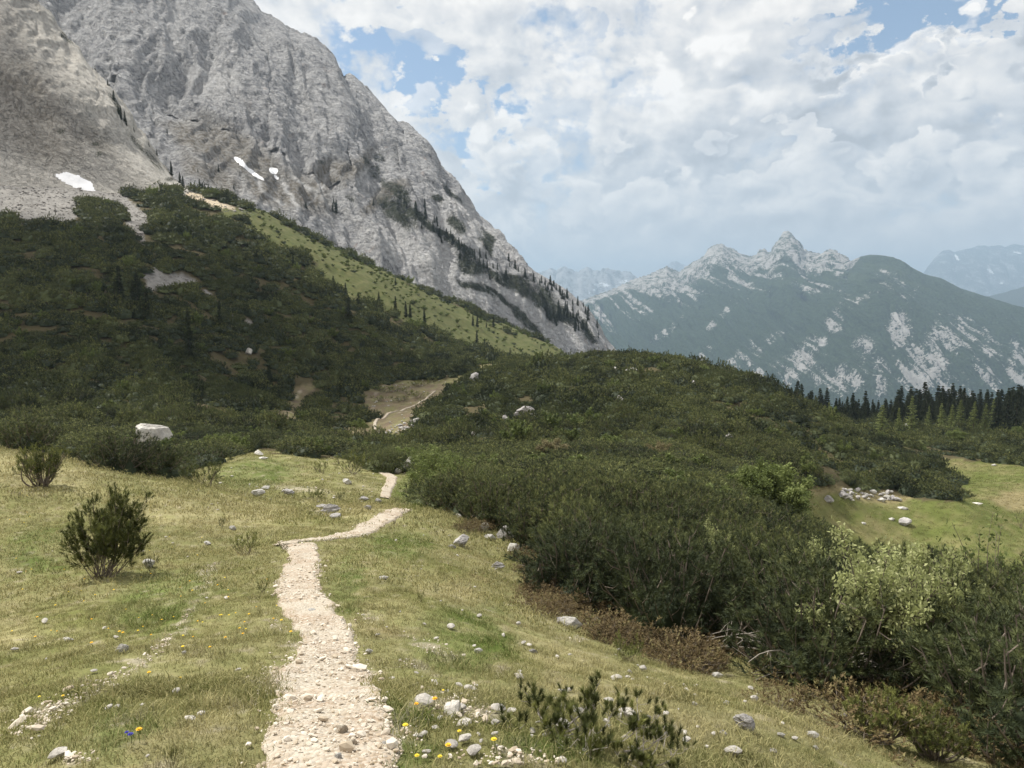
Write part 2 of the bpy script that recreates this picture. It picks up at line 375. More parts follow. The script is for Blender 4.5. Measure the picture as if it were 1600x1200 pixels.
def region_masks(X, Y, Z):
    X = np.asarray(X, float); Y = np.asarray(Y, float)
    px, py = project(X, Y, Z)
    # ragged edges, in metres on the ground turned into pixels
    jx = fbm(X*.35, Y*.35, 0, 4, 41)*F/np.maximum(Y, 1)*1.2; jy = fbm(X*.35+9, Y*.35, 0, 4, 42)*F/np.maximum(Y, 1)*.5
    qx, qy = px+jx, py+jy
    m = {}
    m['fore'] = inpoly(qx, qy, CLEAR_FORE) & (Y < 62)
    m['basin'] = (inpoly(qx, qy, CLEAR_BASIN) | inpoly(qx, qy, CLEAR_B2) | inpoly(qx, qy, CLEAR_B3)) & (Y > 66) & (Y < 300)
    m['meadow'] = inpoly(qx, qy, MEADOW) & (Y > 62) & (Y < 145)
    m['scree'] = np.zeros(X.shape, bool)
    for s in SCREES: m['scree'] |= inpoly(qx, qy, s)
    m['scree'] &= (Y > 70)
    m['tan'] = inpoly(qx, qy, SCREE_TAN[0]) & (Y > 150)
    m['green'] = inpoly(qx+20*fbm(X*.06, Y*.06, 0, 3, 47), qy+26*fbm(X*.05, Y*.05, 0, 4, 48), GREENSTRIP) & (Y > 200)
    return m, px, py
def blur_mask(a, it=1):
    a = a.astype(float)
    for _ in range(it):
        p = np.pad(a, 1, mode='edge'); a = (p[1:-1, 1:-1]*2+p[:-2, 1:-1]+p[2:, 1:-1]+p[1:-1, :-2]+p[1:-1, 2:])/6
    return a
MASK, GPX, GPY = region_masks(GX, GY, GZ)
C = lambda *v: np.array(v, float)
GREEN = C(.125, .140, .036); LUSH = C(.105, .140, .034); STRAW = C(.345, .305, .165); BROWN = C(.19, .12, .07); GRAVEL = C(.40, .355, .285)
FLOOR = C(.085, .072, .038); SCR = C(.24, .23, .215); TAN = C(.50, .42, .31); HEATH = C(.18, .135, .07); BASIN = C(.155, .12, .082)
def ellip(px, py, lst):
    r = np.zeros(np.shape(px))
    for x, y, rx, ry, ang in lst:
        c, s = math.cos(math.radians(ang)), math.sin(math.radians(ang))
        u = ((px-x)*c+(py-y)*s)/rx; v = (-(px-x)*s+(py-y)*c)/ry
        r = np.maximum(r, 1.25-(u*u+v*v))
    return r
HEATHS = [(745,827,20,6,0),(845,888,36,14,20),(910,932,34,14,35),(860,915,25,14,0),(880,950,60,12,10),(960,1000,45,8,25),(1035,1030,30,7,25),(1085,1040,26,8,10),(1190,1030,60,6,12),(1260,1062,60,7,22),(1140,1015,40,6,5),(1350,1100,50,10,20),(1560,1165,80,12,0)]
BARES = [(322,905,10,24,15),(335,885,8,10,0),(680,1015,42,12,22),(640,1040,24,9,15),(575,968,20,6,20),(705,1105,50,22,10),(740,1118,40,12,0),(800,1190,70,16,0),(90,1110,60,16,-35),(165,1070,60,7,-33),(235,1030,50,5,-35),(285,975,55,5,-52),(120,1190,30,10,0),(570,1055,30,12,0),(435,980,15,8,0),
         (460,1010,10,8,0),(500,800,25,5,10),(640,1150,20,12,0),(430,1060,20,30,0),(900,1000,22,6,0),(700,760,40,6,0),(240,722,50,6,0),(350,700,30,6,0),(470,765,60,5,5),(760,806,60,5,10)]
LUSHES = [(400,740,70,24,-5),(640,770,30,30,0),(540,920,30,60,10),(250,940,90,50,-20),(600,1140,60,50,0),(720,1000,90,60,0),(180,1150,60,50,0),(560,1180,80,40,0),(620,850,60,25,0),(130,640,1,1,0),(1000,1020,50,10,0),(870,1170,90,25,0),(60,860,60,40,0)]
STRAWS = [(60,740,120,30,10),(330,800,150,28,5),(1000,1100,200,40,15),(900,1040,120,30,20),(860,960,60,30,30),(560,800,60,12,0),(1250,1120,120,40,15),(700,930,60,20,10),(330,1130,60,40,0),(20,980,40,40,0),(90,860,40,20,0)]
def ground_colour(X, Y, Z, m, px, py):
    n1 = fbm(X*.5, Y*.5, 0, 3, 51); n2 = fbm(X*1.7, Y*1.7, 0, 3, 52); n3 = fbm(X*5, Y*5, 0, 3, 53)
    jx = n3*F/np.maximum(Y, 1)*.16; ex = px+jx+n2*F/np.maximum(Y, 1)*.25; ey = py+jx*.5
    st = np.clip(.57+.55*n1+.5*n2+.35*n3+.35*np.clip(ellip(ex, ey, STRAWS), 0, 1)-.35*np.clip(ellip(ex, ey, LUSHES), 0, 1), 0, 1)
    gcol = GREEN+(LUSH-GREEN)*np.clip(.3+n1+np.clip(ellip(ex, ey, LUSHES), 0, 1), 0, 1)[..., None]
    col = gcol+(STRAW-gcol)*(st*.8)[..., None]
    br = np.clip(fbm(X*.9, Y*.9, 0, 4, 54)*1.6-.35, 0, .7)
    col = col+(BROWN-col)*br[..., None]*.6
    fore = m['fore']
    h = .5*np.clip(ellip(ex, ey, HEATHS)*1.3+n3*1.2-.2, 0, 1)*fore*(Y < 60)
    col = col+(HEATH-col)*h[..., None]
    b = .62*np.clip(ellip(ex, ey, BARES)*1.3+n3*2.4-.45, 0, 1)*fore*(Y < 60)
    col = col+(GRAVEL-col)*b[..., None]
    out = np.where(fore[..., None], col, FLOOR)
    bs = BASIN+(C(.19, .185, .08)-BASIN)*np.clip(.30+n1*1.3+(py < 600)*.4, 0, 1)[..., None]
    bs = bs+(GRAVEL-bs)*np.clip(fbm(X*.8, Y*.8, 0, 4, 58)*3-.8, 0, .7)[..., None]
    out = np.where(m['basin'][..., None], bs, out)
    md = C(.115, .135, .038)+(C(.25, .215, .11)-C(.115, .135, .038))*np.clip(.18+fbm(X*.12, Y*.12, 0, 4, 55)*1.0+.55*n1+.4*n2+1.2*np.clip(ellip(px, py, [(1610,782,60,18,0),(1380,775,50,12,0),(1270,765,60,8,0)]), 0, 1), 0, 1)[..., None]
    out = np.where(m['meadow'][..., None], md, out)
    sc = SCR*(1+.25*n1+.35*fbm((px+py*1.3)*.05, (py-px*.6)*.012, 0, 4, 56)+.2*n2)[..., None]
    out = np.where(m['scree'][..., None], sc, out)
    out = np.where(m['tan'][..., None], TAN, out)
    gs = C(.085, .10, .034)+(C(.15, .145, .065)-C(.085, .10, .034))*np.clip(.35+n1+n2*.5, 0, 1)[..., None]
    out = np.where((m['green'])[..., None], gs, out)
    return out, b, h, st
GCOL, GB, GH, GS = ground_colour(GX, GY, GZ, MASK, GPX, GPY)
def build_ground():
    # extra far rows sink the ground into the valley and carry it to the horizon
    FY = np.exp(np.linspace(math.log(540), math.log(30000), 46)); T = GT
    X2 = FY[:, None]*T[None]; Y2 = np.repeat(FY[:, None], len(T), 1)
    k = sstep(np.log(Y2), math.log(520), math.log(2600)); Z2 = (GZ[-1][None]*(1-k))+(-520)*k
    X = np.vstack([GX, X2]); Y = np.vstack([GY, Y2]); Z = np.vstack([GZ, Z2])
    col = np.concatenate([GCOL.reshape(-1, 3), np.tile(C(.05, .06, .03), (X2.size, 1))])
    veg = np.concatenate([(MASK['fore'] | MASK['meadow']).ravel().astype(float), np.zeros(X2.size)])
    V = np.stack([X.ravel(), Y.ravel(), Z.ravel()], 1)
    m, t, b = new_mat('ground_turf', .95, .1)
    pos = t.n('ShaderNodeNewGeometry').outputs['Position']
    a = t.n('ShaderNodeAttribute', attribute_name='alb').outputs['Color']
    f1 = t.noise(pos, 9, 5, .65); f2 = t.noise(pos, 60, 4, .7); f3 = t.noise(pos, .5, 6, .6)
    k = t.m('ADD', t.m('ADD', t.m('MULTIPLY', f1, .9), t.m('MULTIPLY', f2, .8)), t.m('MULTIPLY', f3, 1.0))
    k = t.m('ADD', t.m('MULTIPLY', t.m('SUBTRACT', k, 1.35), 1.1), 1.0)
    c = t.vm('SCALE', a, sc=t.m('MAXIMUM', k, .3))
    t.inp(b.inputs['Base Color'], c)
    hh = t.m('ADD', t.m('MULTIPLY', f2, .35), f1)
    bump(t, b, hh, .8, .05)
    me = mesh_np('ground', V, grid_faces(X.shape[0], X.shape[1]), m, True, {'alb': ('FLOAT_COLOR', col)})
    o = link('ground', me); tag(o, kind='structure')
build_ground()
# ------------------------------------------------------------------ mountains as lofts through silhouette and base lines
def interp(pts, xs, k=1):
    p = sorted(pts); return np.interp(xs, [q[0] for q in p], [q[k] for q in p])
def loft(rows, xs, nseg, prof=None):
    """rows: list of polylines [(px,py,Y)...] from base to ridge; returns world grid"""
    G = []
    for i in range(len(rows)):
        py = interp(rows[i], xs, 1); Y = interp(rows[i], xs, 2)
        G.append(np.array([at(a, b, c) for a, b, c in zip(xs, py, Y)]))
    out = []; S = []
    for i in range(len(G)-1):
        n = nseg[i]
        for k in range(n+(1 if i == len(G)-2 else 0)):
            f = k/n; out.append(G[i]*(1-f)+G[i+1]*f); S.append(i+f)
    return np.array(out), np.array(S)
def add_back(G, dY, dZ, n=14, taper=None):
    """slope falling away behind the ridge so the mountain has depth"""
    top = G[-1]; rows = []
    for k in range(1, n+1):
        f = k/n; r = top.copy(); r[:, 1] += dY*f; r[:, 0] *= (1+dY*f/top[:, 1]); r[:, 2] -= dZ*f**1.15; rows.append(r)
    return np.concatenate([G, np.array(rows)])

def rock_material(name, dark, light, scale, veg, strata=1.0, tint=None, bumpd=1.0):
    """limestone: blotches, dark cracks running down the fall line, thin level beds; 'veg' attribute mixes in dark shrubs"""
    m, t, b = new_mat(name, .95, .1)
    pos = t.n('ShaderNodeNewGeometry').outputs['Position']
    s = scale
    wv = t.n('ShaderNodeTexNoise'); t.inp(wv.inputs['Vector'], pos); wv.inputs['Scale'].default_value = s*2; wv.inputs['Detail'].default_value = 4
    p2 = t.vm('ADD', pos, t.vm('SCALE', t.vm('SUBTRACT', wv.outputs['Color'], (.5, .5, .5)), sc=.9/s*.35))
    pv = t.vm('MULTIPLY', p2, (1, 1, .28))        # stretched down the wall
    ph = t.vm('MULTIPLY', p2, (.35, .35, 1.6))    # beds
    n1 = t.noise(pos, s*1.0, 8, .62); n2 = t.noise(pv, s*7, 8, .68, .4); n3 = t.noise(ph, s*9, 6, .65)
    n4 = t.noise(pos, s*40, 5, .7)
    crack = t.ss(t.m('ABSOLUTE', t.m('SUBTRACT', t.noise(pv, s*3.2, 7, .6, .6), .5)), .0, .014)
    crack2 = t.ss(t.m('ABSOLUTE', t.m('SUBTRACT', t.noise(ph, s*5.5, 7, .62, .5), .5)), .0, .012)
    h = t.m('ADD', t.m('MULTIPLY', n2, 1.0), t.m('ADD', t.m('MULTIPLY', n3, .6*strata), t.m('MULTIPLY', n4, .22)))
    f = t.m('ADD', t.m('MULTIPLY', t.m('SUBTRACT', h, .91), 2.9), t.m('ADD', t.m('MULTIPLY', t.m('SUBTRACT', n1, .5), 1.1), .5), clamp=True)
    c = t.mix(f, dark, light)
    c = t.mix(t.m('MULTIPLY', t.m('SUBTRACT', 1, crack), .62), c, tuple(v*.38 for v in dark))
    c = t.mix(t.m('MULTIPLY', t.m('SUBTRACT', 1, crack2), .35*strata), c, tuple(v*.5 for v in dark))
    if tint:
        pk = t.ss(t.noise(t.vm('MULTIPLY', pos, (1, 1, .15)), s*2.2, 5, .6), .62, .74)
        c = t.mix(t.m('MULTIPLY', pk, .55), c, tint)
    A = lambda nm: t.n('ShaderNodeAttribute', attribute_name=nm).outputs['Fac']
    lt = A('pale'); c = t.mix(t.m('MULTIPLY', lt, t.ss(t.m('ADD', n2, t.m('MULTIPLY', n1, .3)), .42, .66, .45, 1)), c, tuple(min(1, v*1.12) for v in light))
    br = A('earth'); c = t.mix(t.m('MULTIPLY', br, t.ss(n2, .30, .62, 1, .45)), c, (.19, .165, .125))
    vg = t.ss(t.m('ADD', A('veg'), t.m('ADD', t.m('MULTIPLY', t.m('SUBTRACT', n2, .5), 1.0), t.m('MULTIPLY', t.m('SUBTRACT', n4, .5), 2.0))), .47, .60)
    c = t.mix(vg, c, t.mix(n4, tuple(v*.6 for v in veg), tuple(v*1.5 for v in veg)))
    sn = t.ss(t.m('ADD', A('snow'), t.m('MULTIPLY', t.m('SUBTRACT', n2, .5), .2)), .3, .4)
    c = t.mix(sn, c, (.88, .89, .91))
    t.inp(b.inputs['Base Color'], c)
    hb = t.m('ADD', t.m('MULTIPLY', h, 1.0), t.m('ADD', t.m('MULTIPLY', crack, .5), t.m('MULTIPLY', crack2, .25)))
    bump(t, b, t.m('MULTIPLY', hb, t.m('SUBTRACT', 1, t.m('MULTIPLY', sn, .97))), 1.0, bumpd)
    return m
def emask(px, py, lst, j=0): return np.clip(ellip(px, py, lst), 0, 1)
def pmask(px, py, polys):
    r = np.zeros(np.shape(px), bool)
    for p in polys: r |= inpoly(px, py, p)
    return r.astype(float)
def mountain(name, G, mat, amp, attrs_fn, zfun=None, lock=None):
    X, Y, Z = G[..., 0], G[..., 1], G[..., 2]
    D = zfun(X, Y, Z)
    if name == 'cliff': D = D*np.interp(project(X, Y, Z)[0], [780, 930], [1, .35])
    if lock is not None: D = D*lock[:, None]
    # displace along the outward normal of the loft
    du = np.gradient(G, axis=1); dv = np.gradient(G, axis=0); N = np.cross(du, dv); N /= np.linalg.norm(N, axis=-1, keepdims=True)+1e-9
    if N[..., 1].mean() > 0: N = -N
    G2 = G+N*(D*amp)[..., None]
    px, py = project(G2[..., 0], G2[..., 1], G2[..., 2])
    at_ = attrs_fn(px, py, G2)
    A = {k: ('FLOAT', at_.get(k, np.zeros(px.shape)).ravel()) for k in ('veg', 'pale', 'earth', 'snow')}
    me = mesh_np(name, G2.reshape(-1, 3), grid_faces(G.shape[0], G.shape[1]), mat, True, A)
    o = link(name, me); tag(o, kind='structure'); return G2

# big wall behind
SIL_B = [(-700,-620,900),(-200,-380,900),(100,-190,880),(250,-90,860),(330,-40,850),(375,-8,840),(395,6,840),(412,24,838),(432,34,836),(450,48,834),(472,58,832),(490,64,830),(505,76,828),(520,92,826),(530,118,824),(537,128,823),(546,120,822),(560,132,820),(580,152,818),(600,176,815),(612,194,812),(636,197,808),(650,212,805),(662,238,802),(675,256,800),(690,268,798),(712,298,796),(732,330,792),(752,358,790),(772,388,785),(800,408,780),(825,424,775),(850,440,770),(875,452,765),(900,468,758),(920,488,752),(932,508,748),(940,526,745),(955,548,742),(990,580,740),(1100,680,735)]
MID_B = [(-700,120,640),(0,130,620),(200,170,600),(330,240,590),(450,290,590),(560,350,600),(650,375,620),(750,430,640),(850,500,660),(930,535,680),(1100,700,700)]
BASE_B = [(-700,420,400),(0,400,410),(300,360,430),(500,440,470),(700,540,520),(900,620,580),(1100,760,640)]
SIL_B = [(x, y-0, Y) for x, y, Y in SIL_B]
xs = np.linspace(-350, 1060, 560)
# crags: jitter of the ridge line
G, S = loft([BASE_B, MID_B, SIL_B], xs, [130, 260])
nb = G.shape[0]; G = add_back(G, 260, 160, 12)
lock = np.concatenate([np.interp(np.arange(nb), [0, nb*.3, nb*.8, nb*.95, nb-1], [.5, 1, .75, .3, .12]), np.full(12, .12)])
G[nb-1:, :, 2] += (3.2*ridged(xs*.035, 0*xs, 0, 4, 77)+1.6*perlin(xs*.22, 0*xs, 0, 3))[None]
def zB(X, Y, Z):
    wx = 18*fbm(X*.012, Y*.012, Z*.012, 3, 60)
    u = (X+wx)*.9+Y*.25
    gul = ridged(u*.022, Z*.004, 0, 4, 61)
    but = ridged(X*.010+Y*.004, Z*.0025, 3, 3, 62)
    beds = perlin(Z*.07+.02*X, X*.006, Y*.006, 66)
    return 17*gul+15*but+7.0*ridged(u*.075+Z*.02, Z*.009, Y*.008, 4, 64)+1.8*beds+2.4*fbm(X*.12, Z*.12, Y*.1, 4, 67)
mB = rock_material('grey_limestone', (.29, .292, .31), (.62, .617, .61), .05, (.040, .046, .028), 1.0, tint=(.42, .33, .29), bumpd=4.0)
def aB(px, py, G):
    n = fbm(G[..., 0]*.03, G[..., 2]*.05, 0, 4, 70)
    px0, py0 = px, py; px = px+26*fbm(G[..., 0]*.025, G[..., 2]*.03, 5, 4, 71); py = py+22*fbm(G[..., 0]*.03, G[..., 2]*.03, 9, 4, 72)
    veg = .95*emask(px, py, [(590,270,20,14,30),(615,300,34,12,50),(600,250,14,10,40),(620,330,50,14,45),(655,340,60,10,38),(690,365,50,8,35),(720,385,46,10,32),(740,410,34,18,32),(780,432,38,10,35),(810,440,40,14,35),(850,465,50,16,35),(880,490,36,18,40),(915,515,24,14,55),(700,300,24,6,45),(715,350,14,20,-30),(760,380,26,6,55),(505,262,10,6,0),(525,290,8,6,20),(550,305,14,8,30),(524,322,5,8,0),(745,455,40,8,38),(820,500,44,10,38),(780,470,44,7,38),(675,310,16,8,40),(575,250,10,14,0)])
    veg = .62*veg+.18*sstep(px, 560, 640)*sstep(py, 240, 330)
    pale = .5*emask(px, py, [(700,420,90,50,40),(640,380,60,40,40),(800,470,80,30,40),(330,130,40,30,0),(270,50,14,60,5),(720,340,40,50,50),(860,510,60,30,45),(740,360,20,60,-35),(900,500,30,30,0)])
    earth = 1.0*emask(px, py, [(370,240,110,34,33),(300,215,60,22,30),(510,280,60,24,-30),(470,300,60,26,35),(560,260,50,14,-40),(600,305,45,10,-35),(420,290,60,30,35),(330,270,60,20,33)])
    # pale rubble gullies and streaks
    for a, b_, w_ in [((450,272),(515,325),3),((505,315),(478,262),2.5),((478,318),(520,275),2.5),((545,300),(580,262),2.5),((380,262),(440,318),4),((440,280),(470,330),3),((490,255),(500,320),2)]:
        dx_, dy2 = b_[0]-a[0], b_[1]-a[1]; L2 = dx_*dx_+dy2*dy2; tt = np.clip(((px-a[0])*dx_+(py-a[1])*dy2)/L2, 0, 1)
        d = np.hypot(px-a[0]-tt*dx_+3*n, py-a[1]-tt*dy2); s_ = sstep(d, w_*1.4, w_*.3); s_ = s_*np.clip(.55+1.3*n, 0, 1); pale = np.maximum(pale, s_*1.0); earth = earth*(1-s_)
    px, py = px0+5*fbm(G[..., 0]*.08, G[..., 2]*.08, 0, 3, 73), py0+5*fbm(G[..., 0]*.08, G[..., 2]*.08, 9, 3, 74)
    snow = np.maximum.reduce([emask(px, py, [(376,254,14,4.5,40),(390,266,14,3.4,38),(405,276,10,2.2,42),(427,266,9,5.5,35),(432,278,7,2.4,50),(193,22,1.5,1.5,0)])])
    return dict(veg=veg, pale=np.clip(pale, 0, 1), earth=np.clip(earth, 0, 1), snow=snow)
GB2 = mountain('cliff', G, mB, 1.0, aB, zB, lock)

# nearer rocky spur at the left
SIL_A = [(-900,-900,420),(-300,-460,410),(-100,-220,400),(0,-75,395),(30,-28,394),(50,2,392),(75,28,390),(100,62,388),(120,80,386),(140,112,384),(160,130,382),(172,150,380),(190,172,378),(205,200,376),(222,214,374),(240,240,372),(258,262,370),(272,280,367),(290,292,362),(320,308,356),(350,322,350),(400,350,345),(460,400,340)]
MID_A = [(-900,60,330),(-100,80,325),(0,110,320),(100,170,318),(180,240,318),(260,292,318),(320,318,320),(460,410,330)]
BASE_A = [(-900,420,225),(-100,400,235),(0,400,245),(150,370,270),(300,350,295),(460,430,320)]
xs = np.linspace(-500, 430, 420)
G, S = loft([BASE_A, MID_A, SIL_A], xs, [90, 200])
nb = G.shape[0]; G = add_back(G, 90, 60, 10)
lock = np.concatenate([np.interp(np.arange(nb), [0, nb*.3, nb*.9, nb-1], [.1, 1, .8, .35]), np.full(10, .35)])
G[nb-1:, :, 2] += (1.3*ridged(xs*.05, 0*xs, 0, 4, 78))[None]
def zA(X, Y, Z):
    u = X+Y*.3+5*fbm(X*.03, Y*.03, Z*.03, 3, 80)
    fade = sstep(Z, 62, 82)
    return fade*(3.5*ridged(u*.05+Z*.02, Z*.012, 0, 4, 81)+4*ridged(X*.02, Z*.015, 0, 3, 82)+1.6*ridged(u*.18, Z*.06, Y*.05, 4, 83))+.5*fbm(X*.2, Z*.2, Y*.2, 3, 84)
mA = rock_material('pale_limestone', (.35, .335, .31), (.66, .63, .57), .075, (.045, .05, .03), .6, bumpd=2.6)
def aA(px, py, G):
    n = fbm(G[..., 0]*.06, G[..., 2]*.06, 0, 4, 85)
    edge = np.interp(px, [s[0] for s in SIL_A], [s[1] for s in SIL_A])
    band = sstep(py-edge, 120, 5)  # sunlit stripe along the spur edge, painted in as paler rock
    pale = np.clip(band*.9+n*.3, 0, 1)*sstep(py, -50, 60)
    scr = sstep(py, np.interp(px, [-600, 0, 60, 130, 200, 280], [240, 245, 262, 275, 300, 300])-6, np.interp(px, [-600, 0, 60, 130, 200, 280], [240, 245, 262, 275, 300, 300])+10)
    pale = np.maximum(pale, .55*scr)
    earth = np.clip(emask(px, py, [(60,200,90,50,30),(150,215,40,20,40),(30,130,50,40,40),(120,50,20,10,40)])*.6+n*.4, 0, 1)*(1-scr)
    veg = .50*emask(px, py, [(180,160,26,5,55),(150,225,10,5,0),(95,205,8,6,0),(240,250,30,8,50),(215,225,30,6,50),(105,60,22,6,40),(265,280,10,5,0),(155,240,8,6,0)])+.08
    veg = veg*(1-scr)
    snow = pmask(px+2*n, py+2*n, [[(84,273),(105,269),(122,274),(142,284),(148,296),(154,308),(140,302),(120,294),(100,284)]])
    return dict(veg=veg, pale=pale, earth=earth, snow=snow)
GA2 = mountain('rock_spur', G, mA, 1.0, aA, zA, lock)

# far ranges
def far_mat(name, forest, dark, light, sc, bumpd):
    m, t, b = new_mat(name, .95, .05)
    pos = t.n('ShaderNodeNewGeometry').outputs['Position']
    A = lambda nm: t.n('ShaderNodeAttribute', attribute_name=nm).outputs['Fac']
    n1 = t.noise(pos, sc, 8, .62); n2 = t.noise(t.vm('MULTIPLY', pos, (1, .6, .45)), sc*7, 7, .7, .5); n3 = t.noise(pos, sc*36, 4, .7)
    rk = t.ss(t.m('ADD', A('pale'), t.m('ADD', t.m('MULTIPLY', t.m('SUBTRACT', n2, .5), 1.6), t.m('MULTIPLY', t.m('SUBTRACT', n3, .5), 1.5))), .46, .60)
    rockc = t.mix(n2, dark, light)
    fc = t.mix(t.ss(n3, .3, .7), tuple(v*.45 for v in forest), tuple(v*1.7 for v in forest))
    fc = t.mix(t.ss(A('earth'), .3, .8), fc, (.085, .11, .045))
    c = t.mix(rk, fc, rockc)
    sn = t.ss(t.m('ADD', A('snow'), t.m('MULTIPLY', t.m('SUBTRACT', n2, .5), .8)), .5, .6)
    c = t.mix(sn, c, (.8, .82, .85))
    t.inp(b.inputs['Base Color'], c)
    bump(t, b, t.m('ADD', n2, t.m('MULTIPLY', n3, .5)), 1.0, bumpd)
    return m
SIL_1 = [(400,640,5200),(800,520,5600),(880,486,5900),(915,470,6200),(940,460,6400),(962,452,6500),(985,440,6700),(1010,432,6700),(1035,421,6800),(1042,418,6800),(1052,423,6800),(1062,427,6800),(1075,416,6800),(1090,408,6800),(1100,401,6800),(1106,392,6800),(1112,387,6800),(1120,384,6800),(1128,383,6800),(1136,388,6800),(1146,391,6800),(1156,398,6700),(1166,401,6700),(1176,402,6700),(1182,400,6600),(1187,393,6600),(1194,391,6600),(1200,396,6500),(1207,396,6500),(1212,388,6500),(1215,385,6500),(1218,374,6500),(1222,371,6500),(1224,364,6500),(1231,362,6500),(1236,366,6500),(1239,376,6500),(1246,384,6500),(1250,388,6400),(1260,394,6400),(1272,397,6300),(1284,399,6300),(1290,394,6300),(1298,391,6300),(1306,393,6200),(1314,399,6200),(1324,406,6000),(1330,409,5900),(1345,402,5700),(1360,399,5600),(1378,400,5500),(1395,404,5400),(1412,412,5300),(1430,422,5200),(1445,430,5100),(1470,436,5000),(1500,452,4900),(1530,462,4800),(1560,473,4700),(1600,488,4600),(1700,520,4500),(1900,560,4400),(2100,560,4300)]
BASE_1 = [(400,760,3600),(900,720,3600),(1200,700,3500),(1500,690,3300),(2100,700,3100)]
MID_1 = [(400,690,4500),(900,585,4700),(1120,540,4700),(1230,520,4600),(1370,500,4200),(1500,560,3900),(1700,620,3700),(2100,640,3500)]
xs = np.linspace(700, 2000, 700)
xs = np.concatenate([np.linspace(640, 900, 40)[:-1], np.linspace(900, 1340, 480)[:-1], np.linspace(1340, 1640, 300)[:-1], np.linspace(1640, 2000, 60)])
G, S = loft([BASE_1, MID_1, SIL_1], xs, [130, 240])
nb = G.shape[0]; G = add_back(G, 900, 500, 10)
lock = np.concatenate([np.interp(np.arange(nb), [0, nb*.8, nb-1], [1, .8, .06]), np.full(10, .06)])
G[nb-1:, :, 2] += ((24*ridged(xs*.26, 0*xs, 0, 4, 90)-9)*sstep(xs, 1335, 1320)*(1-.7*sstep(np.abs(xs-1232), 26, 14))+4*perlin(xs*.8, 0*xs, 0, 91)*sstep(xs, 1320, 1400))[None]
def z1(X, Y, Z):
    w_ = 140*fbm(X*.0011, Y*.0011, 0, 3, 92)
    return 130*ridged((X+w_+.5*Z)*.0024, (Z+.4*Y)*.0005, 0, 4, 93)+44*ridged((X+w_*.6+.4*Z)*.009, Z*.0016, Y*.001, 4, 94)+14*ridged(X*.03, Z*.006, Z*.01, 3, 95)
m1 = far_mat('far_forest_and_rock', (.034, .050, .026), (.22, .215, .21), (.55, .53, .50), .0022, 30)
def a1(px, py, G):
    X, Z = G[..., 0], G[..., 2]
    n = fbm(X*.004, Z*.004, 0, 4, 96); wx = fbm(X*.0016, Z*.0016, 4, 3, 98)*9
    sil = np.interp(px, [s[0] for s in SIL_1], [s[1] for s in SIL_1]); d = py-sil
    fall = ridged((X+.55*Z)*.0062+wx*.12, Z*.0011, 0, 4, 97)          # rubble gullies down the fall line
    sv = fbm((X+.35*Z)*.022+wx*.2, Z*.0035, 3, 4, 103)
    fall2 = ridged((X+.3*Z)*.016+wx*.15, Z*.0022, 0, 4, 99); sp = fbm(X*.011, Z*.011, 2, 4, 101)
    depth = np.interp(px, [900,960,1040,1100,1130,1180,1232,1290,1320,1345], [6,10,26,44,36,30,46,34,26,0])
    top = sstep(d, depth*1.25, depth*.2)*(depth > 1)
    top = top*np.where(d < 5, 1, np.clip(.62+.5*fall2+.5*sp, 0, 1))
    gl = sstep(fall, .50, .78)*sstep(d, 100, 30)*sstep(px, 1345, 1300)*.75
    qx = px+14*n+4*sp; qy = py+14*fbm(X*.004, Z*.004, 7, 4, 102)
    zone = emask(qx, qy, [(1410,515,24,50,8),(1432,580,34,52,0),(1375,590,22,44,0),(1395,440,38,20,25),(1418,458,24,14,10),(1470,545,34,54,0),(1545,570,30,70,0),(1500,600,40,40,0),(1590,580,26,60,0),(1300,505,66,18,-48),(1260,555,70,24,-44),(1220,590,70,26,-40),(1200,540,60,10,-42),(1150,565,60,14,-40),(1090,560,60,8,-40),(1345,470,50,10,-35),(1310,590,50,30,0),(1190,590,60,20,-40),(1500,515,50,26,20),(1350,545,24,34,20),(1040,520,50,7,-40),(1120,500,60,6,-38)])
    core = emask(qx, qy, [(1410,515,13,36,8),(1430,580,20,42,0),(1372,600,11,36,0),(1445,600,20,20,0),(1258,560,40,8,-44),(1462,560,12,40,0),(1545,560,7,50,0)])
    sc = zone*np.clip(.16+.40*fall2+.75*sv+.2*sp, 0, 1)+.30*core*np.clip(.75+1.1*sv, 0, 1)
    pale = np.clip(np.maximum(np.maximum(top, gl), sc), 0, .58)+.05*sstep(py, 470, 560)*sstep(px, 1150, 1300)
    earth = emask(qx, qy, [(1380,420,60,14,10),(1320,432,60,14,0),(1230,440,50,8,0),(1430,450,50,10,20)])*.45
    return dict(pale=pale, earth=earth, snow=np.zeros(px.shape))
mountain('mountain', G, m1, 1.0, a1, z1, lock)
def simple_range(name, sil, depth, mat, amp, attr, x0, x1, n=200, jag=8, f=.1, seed=0, base_y=640, lk=.15):
    xs = np.linspace(x0, x1, n)
    base = [(x0-10, base_y, depth*.72), (x1+10, base_y, depth*.72)]
    G, S = loft([base, [(x, y, depth) for x, y in sil]], xs, [90])
    nb = G.shape[0]; G = add_back(G, depth*.12, depth*.06, 6)
    lock = np.concatenate([np.interp(np.arange(nb), [0, nb*.8, nb-1], [1, .9, lk]), np.full(6, lk)])
    G[nb-1:, :, 2] += (jag*ridged(xs*f, 0*xs, 0, 4, seed))[None]
    k = 6500/depth
    mountain(name, G, mat, amp, attr, lambda X, Y, Z: 110*ridged(X*.0016*k, Z*.0006*k, 0, 4, seed+1)+50*ridged(X*.006*k, Z*.003*k, Y*.001*k, 4, seed+2), lock)
m2 = far_mat('distant_rock', (.05, .06, .05), (.20, .21, .23), (.46, .46, .46), .0012, 40)
